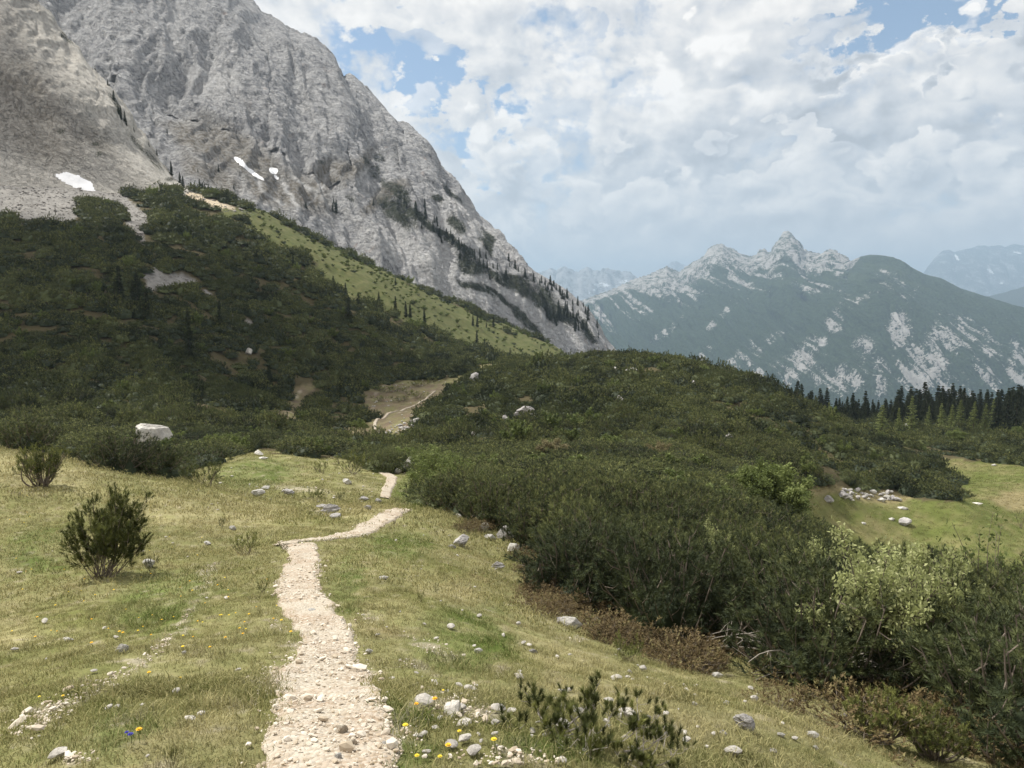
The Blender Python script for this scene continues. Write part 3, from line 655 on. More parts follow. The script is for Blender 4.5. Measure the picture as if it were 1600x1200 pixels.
simple_range('distant_range', [(700,470),(820,440),(850,428),(862,424),(870,428),(880,421),(888,424),(897,428),(904,430),(912,423),(920,421),(926,426),(938,426),(946,420),(958,426),(972,428),(984,430),(996,438),(1012,446),(1040,462),(1080,500)], 13500, m2, 2.0,
   lambda px, py, G: dict(pale=np.full(px.shape, .62), snow=.8*emask(px, py, [(918,470,3,14,10),(870,450,14,5,0),(900,455,12,4,30),(940,445,20,6,0),(975,440,14,5,0),(925,455,16,5,-30)])*.7), 760, 1080, 260, 40, .12, 110)
simple_range('distant_peak', [(990,470),(1020,432),(1040,418),(1050,410),(1056,409),(1066,414),(1080,420),(1110,440)], 19000, m2, 2.0, lambda px, py, G: dict(pale=np.full(px.shape, .6)), 980, 1120, 80, 20, .1, 120)
simple_range('distant_massif', [(1380,500),(1430,450),(1448,425),(1460,408),(1472,396),(1480,393),(1490,397),(1500,394),(1515,391),(1530,386),(1545,388),(1560,386),(1572,389),(1582,385),(1600,387),(1700,370),(1800,400),(2000,420)], 17000, m2, 2.0,
   lambda px, py, G: dict(pale=np.full(px.shape, .42), snow=.9*emask(px, py, [(1495,402,3,8,-35),(1548,424,9,3,35),(1565,443,4,2,20),(1590,395,10,2,10)])), 1380, 1950, 260, 30, .08, 130)
m4 = far_mat('distant_forest', (.035, .045, .03), (.2, .2, .2), (.4, .4, .4), .002, 25)
simple_range('wooded_hills', [(1400,520),(1500,476),(1530,466),(1545,464),(1560,461),(1580,456),(1600,451),(1700,430),(1900,430)], 9000, m4, 1.0, lambda px, py, G: dict(pale=np.full(px.shape, .05)), 1450, 1900, 160, 8, .05, 140)
# ------------------------------------------------------------------ foliage meshes
def leaf_mat(name, ca, cb, cc, rough=.7, trans=.25):
    """ca dark, cb mid, cc fresh tips; varies by plant, by place and by shoot"""
    m, t, b = new_mat(name, rough, .25)
    oi = t.n('ShaderNodeObjectInfo'); pos = t.n('ShaderNodeNewGeometry').outputs['Position']
    sh = t.n('ShaderNodeAttribute', attribute_name='shoot').outputs['Fac']
    n1 = t.noise(pos, .045, 3, .6); n2 = t.noise(pos, .35, 3, .6)
    hu = t.n('ShaderNodeAttribute', attribute_name='hue'); hu.attribute_type = 'INSTANCER'; hu = hu.outputs['Fac']
    f = t.m('ADD', t.m('ADD', t.m('MULTIPLY', sh, .55), t.m('MULTIPLY', hu, .85)), t.m('ADD', t.m('MULTIPLY', oi.outputs['Random'], .35), t.m('MULTIPLY', t.m('SUBTRACT', n2, .5), 1.0)))
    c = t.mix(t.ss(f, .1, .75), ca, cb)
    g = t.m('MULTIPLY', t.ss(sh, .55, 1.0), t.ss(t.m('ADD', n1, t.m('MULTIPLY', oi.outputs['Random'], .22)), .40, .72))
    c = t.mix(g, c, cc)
    t.inp(b.inputs['Base Color'], c)
    tr = t.n('ShaderNodeBsdfTranslucent'); t.inp(tr.inputs[0], c)
    mx = t.n('ShaderNodeMixShader'); mx.inputs[0].default_value = trans
    t.L.new(b.outputs[0], mx.inputs[1]); t.L.new(tr.outputs[0], mx.inputs[2])
    out = [n for n in t.N if n.type == 'OUTPUT_MATERIAL'][0]; t.L.new(mx.outputs[0], out.inputs[0])
    return m
M_NEEDLE = leaf_mat('pine_needles', (.030, .042, .019), (.098, .117, .043), (.28, .295, .11), trans=.12)
M_NEEDLE_FORE = leaf_mat('olive_pine_needles', (.060, .072, .022), (.15, .165, .045), (.29, .30, .09))  # lighter olive needles for the single pines and sprigs
M_SPRUCE = leaf_mat('spruce_needles', (.034, .045, .026), (.062, .076, .040), (.095, .11, .055))
M_LARCH = leaf_mat('larch_needles', (.16, .19, .07), (.25, .29, .10), (.36, .40, .16), trans=.35)
M_ALDER = leaf_mat('fresh_leaves', (.10, .13, .04), (.16, .20, .06), (.25, .29, .10), trans=.35)
M_WILLOW = leaf_mat('pale_willow_leaves', (.30, .33, .13), (.42, .45, .20), (.54, .55, .30), trans=.4)
M_HEATH = leaf_mat('brown_heath_twigs', (.09, .065, .03), (.165, .12, .055), (.21, .20, .08), trans=.1)
def bark_mat(name, a, b_):
    m, t, b = new_mat(name, .9, .15)
    pos = t.n('ShaderNodeTexCoord').outputs['Object']
    n = t.noise(t.vm('MULTIPLY', pos, (1, 1, .3)), 30, 5, .65)
    t.inp(b.inputs['Base Color'], t.mix(n, a, b_)); bump(t, b, n, .6, .01); return m
M_BARK = bark_mat('grey_brown_bark', (.09, .07, .055), (.26, .22, .18))
M_DEADWOOD = bark_mat('bleached_twigs', (.25, .22, .19), (.48, .44, .39))

def rnd_perp(D, rng):
    R_ = rng.normal(size=D.shape); R_ -= (R_*D).sum(-1, keepdims=True)*D
    return R_/(np.linalg.norm(R_, axis=-1, keepdims=True)+1e-9)
def shoots_mesh(P, D, L, r, nn, wid, rng, tilt=.75, val=None):
    """needle brushes: P,D (n,3) base and axis; L,r (n,)"""
    n = len(P); val = rng.random(n) if val is None else val
    t = rng.random((n, nn))**.8*.95+.05; t[:, -1] = 1
    Pb = P[:, None]+D[:, None]*(L[:, None]*t)[..., None]
    rd = rnd_perp(np.repeat(D[:, None], nn, 1), rng)
    nd = rd*(1-.35*tilt)+D[:, None]*tilt*(.6+.8*t)[..., None]; nd /= np.linalg.norm(nd, axis=-1, keepdims=True)
    side = np.cross(nd, rd+.3*rng.normal(size=rd.shape)); side /= np.linalg.norm(side, axis=-1, keepdims=True)+1e-9
    ln = (r[:, None]*(.8+.5*rng.random((n, nn))))[..., None]*1.25
    w_ = wid*.5
    V = np.stack([Pb-side*w_, Pb+side*w_, Pb+nd*ln], 2).reshape(-1, 3)
    Fc = np.arange(len(V)).reshape(-1, 3)
    v = np.repeat(val, nn*3)
    return V, Fc, v
def tube(pts, r0, r1, k=4):
    pts = np.asarray(pts, float); n = len(pts); T = np.gradient(pts, axis=0); T /= np.linalg.norm(T, axis=1, keepdims=True)+1e-9
    up = np.array([.31, .17, .93]); A = np.cross(T, up); A /= np.linalg.norm(A, axis=1, keepdims=True)+1e-9; B = np.cross(T, A)
    rr = np.linspace(r0, r1, n)[:, None, None]; an = np.linspace(0, 2*math.pi, k, endpoint=False)
    V = pts[:, None]+rr*(A[:, None]*np.cos(an)[None, :, None]+B[:, None]*np.sin(an)[None, :, None])
    i = np.arange(n-1)[:, None]*k; j = np.arange(k)[None]; jn = (j+1) % k
    Fq = np.stack([i+j, i+jn, i+k+jn, i+k+j], -1).reshape(-1, 4)
    return V.reshape(-1, 3), Fq
class Acc:
    def __init__(s): s.V = []; s.T = []; s.Q = []; s.v = []; s.n = 0
    def add(s, V, F, v=0.5):
        F = np.asarray(F)+s.n; (s.T if F.shape[1] == 3 else s.Q).append(F); s.V.append(V); s.n += len(V)
        s.v.append(np.full(len(V), v) if np.isscalar(v) else v)
    def mesh(s, name, mat, smooth=False):
        Fc = []
        if s.T: Fc.append(np.concatenate(s.T))
        if s.Q: Fc.append(np.concatenate(s.Q))
        return mesh_np(name, np.concatenate(s.V), Fc, mat, smooth, {'shoot': ('FLOAT', np.concatenate(s.v))})
def mugo(seed, H=1.8, R_=1.1, nstem=36, nsub=7, nsh=5, needles=14, L=.13, r=.045, wid=.008, lean=(0, 0), mat=None, dome=.75, bare=.35, name='foliage', up=.9, stem_r=.022, outw=.25, core=0):
    rng = np.random.default_rng(seed); fol = Acc(); br = Acc(); SP_, SD = [], []
    for i in range(nstem):
        rho = math.sqrt((i+.5)/nstem); ph = i*2.399+rng.normal()*.25
        hz_ = H*math.sqrt(max(.05, 1-dome*rho**2.2))*rng.uniform(.74, 1.08)
        ex = R_*rho*math.cos(ph)+lean[0]*hz_; ey = R_*rho*math.sin(ph)+lean[1]*hz_
        s = np.linspace(0, 1, 9)
        b0 = rng.normal(size=2)*.07*R_
        wob = rng.normal(size=(2,))*.06
        px = b0[0]+(ex-b0[0])*s**.75+np.sin(s*4+i)*wob[0]; py = b0[1]+(ey-b0[1])*s**.75+np.cos(s*4+i)*wob[1]
        pz = hz_*s**1.35
        pts = np.stack([px, py, pz], 1)
        br.add(*tube(pts, stem_r*rng.uniform(.6, 1.1), stem_r*.3))
        for k in range(nsub):
            f = bare+(1-bare)*((k+rng.random())/nsub)
            q = np.array([np.interp(f, s, pts[:, a]) for a in range(3)])
            out = np.array([ex, ey, 0]); out /= np.linalg.norm(out)+1e-6
            d = rng.normal(size=3)*.75+out*.35+np.array([0, 0, .5]); d /= np.linalg.norm(d)
            ln = rng.uniform(.14, .34)*(R_/1.1)*(1.25-f*.5)
            q1 = q+d*ln*.6; q2 = q+d*ln+np.array([0, 0, ln*.35])
            if k % 2 == 0: br.add(*tube([q, q1, q2], stem_r*.4, stem_r*.15, 3))
            for j in range(nsh):
                g = rng.uniform(.35, 1.05); SP_.append(q*(1-g)+q2*g+rng.normal(size=3)*.03*R_)
                dd = np.array([0, 0, up])+rng.normal(size=3)*.33+out*outw*(.4+rho)+d*.2; SD.append(dd/np.linalg.norm(dd))
        for j in range(2): SP_.append(pts[-1]-[0, 0, L*.5*j]); SD.append(np.array([0, 0, 1.])+rng.normal(size=3)*.12)
    P_ = np.array(SP_); D_ = np.array(SD); D_ /= np.linalg.norm(D_, axis=1, keepdims=True); n = len(P_)
    Ls = L*rng.uniform(.65, 1.3, n); rs = r*rng.uniform(.8, 1.2, n)
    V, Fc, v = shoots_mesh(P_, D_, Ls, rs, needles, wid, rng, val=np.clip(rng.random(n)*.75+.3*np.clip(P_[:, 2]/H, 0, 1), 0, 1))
    fol.add(V, Fc, v)
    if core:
        # dark dome added to close the shrub, inner shade put into its colour
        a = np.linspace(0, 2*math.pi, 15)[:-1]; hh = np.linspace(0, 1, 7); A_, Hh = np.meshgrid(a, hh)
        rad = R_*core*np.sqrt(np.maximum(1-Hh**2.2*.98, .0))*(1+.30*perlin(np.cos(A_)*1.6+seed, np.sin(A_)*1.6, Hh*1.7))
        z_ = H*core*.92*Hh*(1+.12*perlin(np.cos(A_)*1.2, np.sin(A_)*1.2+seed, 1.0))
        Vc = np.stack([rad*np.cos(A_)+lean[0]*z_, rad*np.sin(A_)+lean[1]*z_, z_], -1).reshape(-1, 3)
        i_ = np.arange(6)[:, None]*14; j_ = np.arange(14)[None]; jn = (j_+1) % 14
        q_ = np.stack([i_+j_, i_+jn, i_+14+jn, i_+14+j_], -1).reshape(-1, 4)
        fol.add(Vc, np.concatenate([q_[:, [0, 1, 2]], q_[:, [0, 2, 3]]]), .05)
    return fol.mesh(name, mat or M_NEEDLE), br.mesh('branches', M_BARK)
def leafy(seed, H=2.5, R_=1.3, nstem=9, ntwig=60, nleaf=14, size=.05, mat=None, stem_r=.02, base=.25, spread=1.0, name='foliage'):
    """broad-leaved shrub: upright grey stems with a loose cloud of small leaves"""
    rng = np.random.default_rng(seed); fol = Acc(); br = Acc()
    for i in range(nstem):
        ph = i*2.399+rng.normal()*.3; rho = math.sqrt((i+.5)/nstem)
        h = H*rng.uniform(.7, 1.05)*(1-.35*rho**2); ex, ey = R_*rho*math.cos(ph)*spread, R_*rho*math.sin(ph)*spread
        s = np.linspace(0, 1, 9); pts = np.stack([ex*s**1.1+.05*np.sin(5*s+i), ey*s**1.1+.05*np.cos(4*s+i), h*s**.95], 1)
        br.add(*tube(pts, stem_r, stem_r*.2))
        for k in range(ntwig):
            f = base+(1-base)*rng.random()**.7; q = np.array([np.interp(f, s, pts[:, a]) for a in range(3)])
            d = rng.normal(size=3); d[2] = abs(d[2])*.7+.15; d /= np.linalg.norm(d); ln = rng.uniform(.15, .5)*R_*.75*(1.15-f*.6)
            q2 = q+d*ln
            if k % 3 == 0: br.add(*tube([q, q+d*ln*.5+[0, 0, .02], q2], stem_r*.25, stem_r*.08, 3))
            c = q+(q2-q)*rng.uniform(.35, 1.1, (nleaf, 1))+rng.normal(size=(nleaf, 3))*.05*R_
            a = rng.normal(size=(nleaf, 3)); a /= np.linalg.norm(a, axis=1, keepdims=True); b_ = rnd_perp(a, rng)
            sz = size*rng.uniform(.6, 1.3, (nleaf, 1))
            V = np.stack([c-b_*sz*.35, c+a*sz*.7, c+b_*sz*.35, c-a*sz*.7], 1).reshape(-1, 3)
            fol.add(V, np.arange(len(V)).reshape(-1, 4), rng.random())
    return fol.mesh(name, mat or M_ALDER), br.mesh('branches', M_BARK)

# ------------------------------------------------------------------ scattering
def scatter_gn(name, pts, idx, rot, scl, protos, label=None, cat=None, kind='stuff', extra=None):
    """one object: a cloud of points that a geometry-node tree turns into the plants in 'protos' (meshes)"""
    c = bpy.data.collections.new(name+'_kinds')
    for i, me in enumerate(protos):
        for j, mm in enumerate(me if isinstance(me, (list, tuple)) else [me]):
            pass
    for i, me in enumerate(protos):
        o = bpy.data.objects.new('%s_kind_%02d' % (name, i), me); c.objects.link(o)
    at_ = {'idx': ('INT', idx), 'rot': ('FLOAT_VECTOR', rot), 'scl': ('FLOAT_VECTOR', scl)}
    if extra: at_.update(extra)
    me = bpy.data.meshes.new(name); pts = np.asarray(pts, np.float32)
    me.vertices.add(len(pts)); me.vertices.foreach_set('co', pts.ravel())
    for k, (typ, arr) in at_.items():
        a = me.attributes.new(k, typ, 'POINT'); key = {'INT': 'value', 'FLOAT': 'value', 'FLOAT_VECTOR': 'vector', 'FLOAT_COLOR': 'color'}[typ]
        a.data.foreach_set(key, np.asarray(arr, np.int32 if typ == 'INT' else np.float32).ravel())
    o = link(name, me); tag(o, label, cat, kind=kind)
    g = bpy.data.node_groups.new(name+'_scatter', 'GeometryNodeTree')
    g.interface.new_socket('Geometry', in_out='INPUT', socket_type='NodeSocketGeometry')
    g.interface.new_socket('Geometry', in_out='OUTPUT', socket_type='NodeSocketGeometry')
    N = g.nodes; L_ = g.links
    gi = N.new('NodeGroupInput'); go = N.new('NodeGroupOutput'); ip = N.new('GeometryNodeInstanceOnPoints')
    ci = N.new('GeometryNodeCollectionInfo'); ci.inputs['Collection'].default_value = c
    ci.inputs['Separate Children'].default_value = True; ci.inputs['Reset Children'].default_value = True
    def na(nm, dt):
        n_ = N.new('GeometryNodeInputNamedAttribute'); n_.data_type = dt; n_.inputs['Name'].default_value = nm; return n_.outputs[0]
    L_.new(gi.outputs[0], ip.inputs['Points']); L_.new(ci.outputs[0], ip.inputs['Instance']); ip.inputs['Pick Instance'].default_value = True
    L_.new(na('idx', 'INT'), ip.inputs['Instance Index']); L_.new(na('rot', 'FLOAT_VECTOR'), ip.inputs['Rotation']); L_.new(na('scl', 'FLOAT_VECTOR'), ip.inputs['Scale'])
    L_.new(ip.outputs[0], go.inputs[0])
    md = o.modifiers.new('scatter', 'NODES'); md.node_group = g
    return o
def join_me(a, b):
    """foliage and branches of one shrub as a single two-material mesh for the far thicket"""
    def arrs(m):
        V = np.zeros(len(m.vertices)*3, np.float32); m.vertices.foreach_get('co', V)
        st = np.zeros(len(m.polygons), np.int32); m.polygons.foreach_get('loop_total', st)
        lv = np.zeros(len(m.loops), np.int32); m.loops.foreach_get('vertex_index', lv)
        s = np.zeros(len(m.vertices), np.float32); m.attributes['shoot'].data.foreach_get('value', s)
        return V.reshape(-1, 3), st, lv, s
    Va, ta, la, sa = arrs(a); Vb, tb, lb, sb = arrs(b)
    qa = 3 if ta[0] == 3 else 4
    Fa = la.reshape(-1, qa); Fb = lb.reshape(-1, 4)+len(Va)
    me = mesh_np(a.name+'_whole', np.concatenate([Va, Vb]), [Fa, Fb], a.materials[0], False, {'shoot': ('FLOAT', np.concatenate([sa, sb]))})
    me.materials.append(b.materials[0])
    me.polygons.foreach_set('material_index', np.concatenate([np.zeros(len(Fa), np.int32), np.ones(len(Fb), np.int32)]))
    return me
def top_at(px, py, h, ymin=0, ymax=1e9):
    """foot of a thing h metres tall whose top shows at the given photo pixel"""
    x = (px-800)/F; y = (600-py)/F; dy_ = CP+y*SP; X = x/dy_*_YS; Z = (-SP+y*CP)/dy_*_YS
    g = gz(X, _YS); ok = (Z <= g+h) & (_YS >= ymin) & (_YS <= ymax)
    i = int(np.argmax(ok)) if ok.any() else len(_YS)-1
    return np.array((X[i], _YS[i], g[i]))
EXCL = []
for px_, py_, c_, ym_, w_ in [(230,681,1.3,52,2.0),(822,652,.8,75,2.6),(790,656,.7,75,1.0),(867,650,.8,75,1.3),(968,628,.8,75,1.4),(742,594,.8,100,1.6),(985,581,.9,120,2.5),(1229,612,.9,110,1.3),(739,676,.8,70,.8),(962,576,.9,120,1),(1057,573,.9,120,1.2),(1085,597,.9,110,1.3),(1417,670,.8,140,1.6),(388,551,.8,120,1.4)]:
    p_ = top_at(px_, py_, c_, ym_); EXCL.append((p_[0], p_[1], w_))
def cells(Y0, Y1, s, txm=.80, seed=0, txmin=None):
    rng = np.random.default_rng(seed)
    X0 = -txm*Y1 if txmin is None else txmin*Y1
    xs = np.arange(X0, txm*Y1, s); ys = np.arange(Y0, Y1, s)
    X, Y = np.meshgrid(xs, ys); X = (X+rng.uniform(-.5, .5, X.shape)*s).ravel(); Y = (Y+rng.uniform(-.5, .5, Y.shape)*s).ravel()
    k = (np.abs(X/np.maximum(Y, .1)) < txm) & (Y > Y0) & (Y < Y1)
    return X[k], Y[k], rng
def bush_points(Y0, Y1, s, seed, txm=.80):
    X, Y, rng = cells(Y0, Y1, s, txm, seed); Z = gz(X, Y)
    m, px, py = region_masks(X, Y, Z)
    ok = ~(m['fore'] | m['basin'] | m['meadow'] | m['scree'] | m['tan'] | (Y < 6.6))
    # the near slope is bare in front of the thicket
    gaps = fbm(X*.11, Y*.11, 0, 3, 150)
    gaps = gaps+.22*np.clip(ellip(px, py, [(460,600,60,34,0),(440,655,50,20,0),(340,645,70,16,0),(520,650,40,30,0),(650,565,60,14,0),(800,660,60,20,0),(1130,640,60,14,0),(990,585,60,10,0)]), 0, 1)
    ok &= ~((gaps > .27) & (Y > 66) & (rng.random(len(X)) < .85))
    for ex, ey, ew in EXCL: ok &= ~((np.abs(X-ex) < ew) & (Y > ey-(14 if ey < 70 else 6.)) & (Y < ey+.6))
    low = m['green']
    ok &= ~(low & (rng.random(len(X)) > .35+.5*np.clip(fbm(X*.05, Y*.05, 0, 3, 151), 0, 1)))
    return X[ok], Y[ok], Z[ok], low[ok], px[ok], py[ok], rng

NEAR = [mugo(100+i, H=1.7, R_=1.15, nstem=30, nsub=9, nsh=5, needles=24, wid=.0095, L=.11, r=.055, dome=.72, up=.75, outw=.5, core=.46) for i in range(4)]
X, Y, Z, low, px, py, rng = bush_points(6.6, 36, 1.02, 21)
o_ = np.argsort(Y); X, Y, Z, px, py = X[o_], Y[o_], Z[o_], px[o_], py[o_]
keep = (np.abs(X/Y) < .78); X, Y, Z, px, py = X[keep], Y[keep], Z[keep], px[keep], py[keep]
print('near thicket shrubs', len(X), 'furthest', Y.max() if len(Y) else 0)
NIND = min(285, len(X)); YCUT = Y[NIND-1]+1e-3 if NIND < len(X) else 36
def put(name, parts, label, cat, loc, rz=0, sc=1, group=None, names=('foliage', 'branches')):
    r_ = thing(name, label, cat, loc, rz, sc, group)
    for nm, me in zip(names, parts): link(nm, me, r_)
    return r_
for i in range(NIND):
    h = rng.uniform(.85, 1.2)*(1.0 if Y[i] > 9 else .82)*(.78 if px[i] < 640 else 1)
    put('mountain_pine_shrub', NEAR[i % 4], 'dark green mountain pine shrub growing packed in the dense thicket right of the trail', 'shrub',
        (X[i], Y[i], Z[i]-.08), rng.uniform(0, 6.28), (rng.uniform(.9, 1.15), rng.uniform(.9, 1.15), h), 'mountain pines of the dense thicket right of the trail')
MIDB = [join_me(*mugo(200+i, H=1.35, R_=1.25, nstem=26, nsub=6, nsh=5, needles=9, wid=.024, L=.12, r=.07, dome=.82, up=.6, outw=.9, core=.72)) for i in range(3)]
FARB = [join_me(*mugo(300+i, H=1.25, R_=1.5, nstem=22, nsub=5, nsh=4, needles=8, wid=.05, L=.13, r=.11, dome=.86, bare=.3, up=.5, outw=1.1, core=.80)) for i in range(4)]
ALD = [join_me(*leafy(400+i, H=1.7, R_=1.2, nstem=8, ntwig=26, nleaf=8, size=.12)) for i in range(2)]
def scatter_band(name, parts, protos, nk, label):
    P_, I_, Rr, Sc, Hu = [], [], [], [], []
    for Y0, Y1, s, base, seed, thin in parts:
        X, Y, Z, low, px, py, rng = bush_points(Y0, Y1, s, seed)
        # rounded clumps: plants stand tall at a clump's heart and thin out to a dark seam between clumps
        cs_ = np.where(Y < 95, 3.8, 5.4); cs_ = np.where(Y > 220, 7.0, cs_); wxx = X+1.2*fbm(X*.3, Y*.3, 0, 2, 162); wyy = Y*.8+1.2*fbm(X*.3, Y*.3, 5, 2, 163); ci, cj = np.floor(wxx/cs_), np.floor(wyy/cs_); d1 = np.full(len(X), 9.0); hid = np.zeros(len(X))
        for a in (-1, 0, 1):
            for b in (-1, 0, 1):
                gi_, gj_ = (ci+a).astype(int), (cj+b).astype(int); r1 = _perm[(_perm[gi_ & 4095]+gj_) & 4095]/4096.; r2_ = _perm[(_perm[(gi_+77) & 4095]+gj_+31) & 4095]/4096.
                dd = np.hypot(wxx/cs_-gi_-r1, wyy/cs_-gj_-r2_); hid = np.where(dd < d1, r2_*.7+r1*.3, hid); d1 = np.minimum(d1, dd)
        seam = sstep(d1, .42, .68); kk = rng.random(len(X)) > .75*seam
        X, Y, Z, low, px, py, seam, d1, hid = X[kk], Y[kk], Z[kk], low[kk], px[kk], py[kk], seam[kk], d1[kk], hid[kk]
        n = len(X); k = (Y > YCUT); X, Y, Z, low, px, py, seam, d1, hid = X[k], Y[k], Z[k], low[k], px[k], py[k], seam[k], d1[k], hid[k]; n = len(X)
        idx = rng.integers(0, nk, n)
        f = fbm(X*.05, Y*.05, 0, 2, 160); ald = rng.random(n) < np.where(low, .93, np.clip(.045+.22*(f-.12)*(Y > 60), .015, .22))
        idx = np.where(ald, nk+rng.integers(0, 2, n), idx)
        sc = base*rng.uniform(.75, 1.3, n)*np.where(low, .48, 1)
        cl = np.clip(fbm(X*.16, Y*.16, 0, 3, 161), -.6, .6); sc = sc*(1+.5*cl); zs = sc*rng.uniform(.75, 1.2, n)*(1+.9*cl); zs = zs*(1.45-1.15*np.clip(d1, 0, .8))*np.where(low, .8, 1); zs = np.where(Y < 75, np.minimum(zs, .95), zs); Hu.append(hid-.5)
        P_.append(np.stack([X, Y, Z-.12*sc], 1)); I_.append(idx); Rr.append(np.stack([rng.uniform(-.12, .12, n), rng.uniform(-.12, .12, n), rng.uniform(0, 6.28, n)], 1)); Sc.append(np.stack([sc, sc, zs], 1))
    P_ = np.concatenate(P_); print(name, len(P_))
    return scatter_gn(name, P_, np.concatenate(I_), np.concatenate(Rr), np.concatenate(Sc), protos, label, 'thicket', extra={'hue': ('FLOAT', np.concatenate(Hu))})
scatter_band('pine_thicket', [(min(YCUT, 30)-2, 62, 1.25, 1.0, 22, 1), (62, 95, 1.35, 1.05, 23, 1)], MIDB+ALD, 3, 'dense dark mountain pine scrub covering the near knoll and the band behind the meadow')
scatter_band('hillside_scrub', [(95, 150, 1.7, 1.0, 24, 1), (150, 240, 2.1, 1.2, 25, 1), (240, 340, 2.8, 1.6, 26, 1), (340, 515, 3.2, 1.8, 27, 1)], FARB+ALD, 4, 'dark dwarf pine scrub covering the hill and the far slope below the cliffs')
# ------------------------------------------------------------------ path
def smooth_line(P_, step):
    P_ = np.asarray(P_, float); n = len(P_); out = []
    for i in range(n-1):
        p0, p1, p2, p3 = P_[max(i-1, 0)], P_[i], P_[i+1], P_[min(i+2, n-1)]
        k = max(2, int(np.linalg.norm(p2[:2]-p1[:2])/step))
        for t in np.arange(k)/k:
            out.append(.5*((2*p1)+(-p0+p2)*t+(2*p0-5*p1+4*p2-p3)*t*t+(-p0+3*p1-3*p2+p3)*t**3))
    out.append(P_[-1]); return np.array(out)
PATHS = []
def path_world(pts, wpx=True):
    W_ = []
    for px, py, w_ in pts:
        h_ = hit(px, py)
        W_.append((h_[0], h_[1], w_*h_[1]/F if wpx else w_))
    return W_
P_near = path_world([(514,1195,208),(517,1150,190),(515,1100,172),(508,1060,135),(510,1025,94),(514,1000,84),(498,975,84),(481,950,76),(467,925,66),(468,900,60),(475,880,50),(474,864,44),(466,852,50)])
a_ = P_near[0]; P_near = [(a_[0]-.25, .6, .48), (a_[0]-.1, 1.6, .48)]+P_near
b_ = P_near[-1]
PATHS.append((P_near, .045))
PATHS.append((path_world([(455,848,.30),(480,845,.42),(505,843,.34),(530,840,.40),(556,834,.5),(580,822,.55),(605,808,.6),(632,797,.45)], False), .06))
PATHS.append((path_world([(432,854,.1),(446,850,.3),(466,847,.4)], False), .06))
PATHS.append((path_world([(601,779,.45),(604,768,.5),(611,754,.6),(611,745,.7),(598,739,.8),(586,733,.7)], False), .15))
PATHS.append((path_world([(600,698,1.1),(592,680,.6),(586,668,.5),(589,656,.5),(605,648,.5),(632,640,.5),(655,630,.45),(680,612,.3)], False), .5))
PATHS.append((path_world([(20,1152,.10),(60,1128,.22),(105,1102,.26),(160,1070,.20),(205,1045,.16),(240,1022,.10),(262,1000,.04)], False), .0451))
def path_dist(X, Y):
    """distance outside the path edge, in metres (negative inside)"""
    X = np.asarray(X, float); Y = np.asarray(Y, float); d = np.full(X.shape, 1e9)
    for P_, st in PATHS[:5]:
        L_ = smooth_line(P_, max(st*4, .25))
        for a, b in zip(L_[:-1], L_[1:]):
            ab = b[:2]-a[:2]; l2 = ab@ab+1e-9; t = np.clip(((X-a[0])*ab[0]+(Y-a[1])*ab[1])/l2, 0, 1)
            dd = np.hypot(X-a[0]-t*ab[0], Y-a[1]-t*ab[1])-(a[2]+(b[2]-a[2])*t)/2; d = np.minimum(d, dd)
    return d
mp, t, b = new_mat('trodden_gravel', .95, .12)
pos = t.n('ShaderNodeNewGeometry').outputs['Position']
v1 = t.voro(pos, 46, 'F1', 'Distance'); vc = t.voro(pos, 46, 'F1', 'Color'); n1 = t.noise(pos, 2.2, 5, .6); n2 = t.noise(pos, 30, 4, .7)
c = t.mix(t.ss(n1, .40, .60), (.43, .37, .285), (.34, .255, .175)); c = t.mix(t.m('MULTIPLY', t.sep(vc)[0], .45), c, (.70, .67, .60))
c = t.mix(t.ss(n2, .38, .20), c, (.26, .20, .14)); t.inp(b.inputs['Base Color'], c)
bump(t, b, t.m('ADD', t.m('MULTIPLY', v1, -1.0), n2), .9, .012)
for P_, st in PATHS[:5]:
    L_ = smooth_line(P_, st); T_ = np.gradient(L_[:, :2], axis=0); T_ /= np.linalg.norm(T_, axis=1, keepdims=True)+1e-9
    Nn = np.stack([-T_[:, 1], T_[:, 0]], 1); k = 25 if st < .1 else 11; u = np.linspace(-1, 1, k)
    arc = np.concatenate([[0], np.cumsum(np.linalg.norm(np.diff(L_[:, :2], axis=0), axis=1))])
    w_ = L_[:, 2]/2
    eL = 1+.55*fbm(arc*1.6, 3.0, 0, 5, 170); eR = 1+.55*fbm(arc*1.6, 9.0, 0, 5, 171)
    ww = np.where(u[None] < 0, eL[:, None], eR[:, None])*w_[:, None]*1.06
    X = L_[:, 0:1]+Nn[:, 0:1]*u[None]*ww; Y = L_[:, 1:2]+Nn[:, 1:2]*u[None]*ww
    Y = np.maximum(Y, .47); Z = gz(X, Y)
    prof = .016+.0012*Y-.10*np.clip(np.abs(u)-.86, 0, 1)[None]*(1+.12*Y)
    Z = Z+prof+.012*fbm(X*7, Y*7, 0, 3, 172)
    o = link('path', mesh_np('path', np.stack([X.ravel(), Y.ravel(), Z.ravel()], 1), grid_faces(X.shape[0], k), mp)); tag(o, kind='structure')

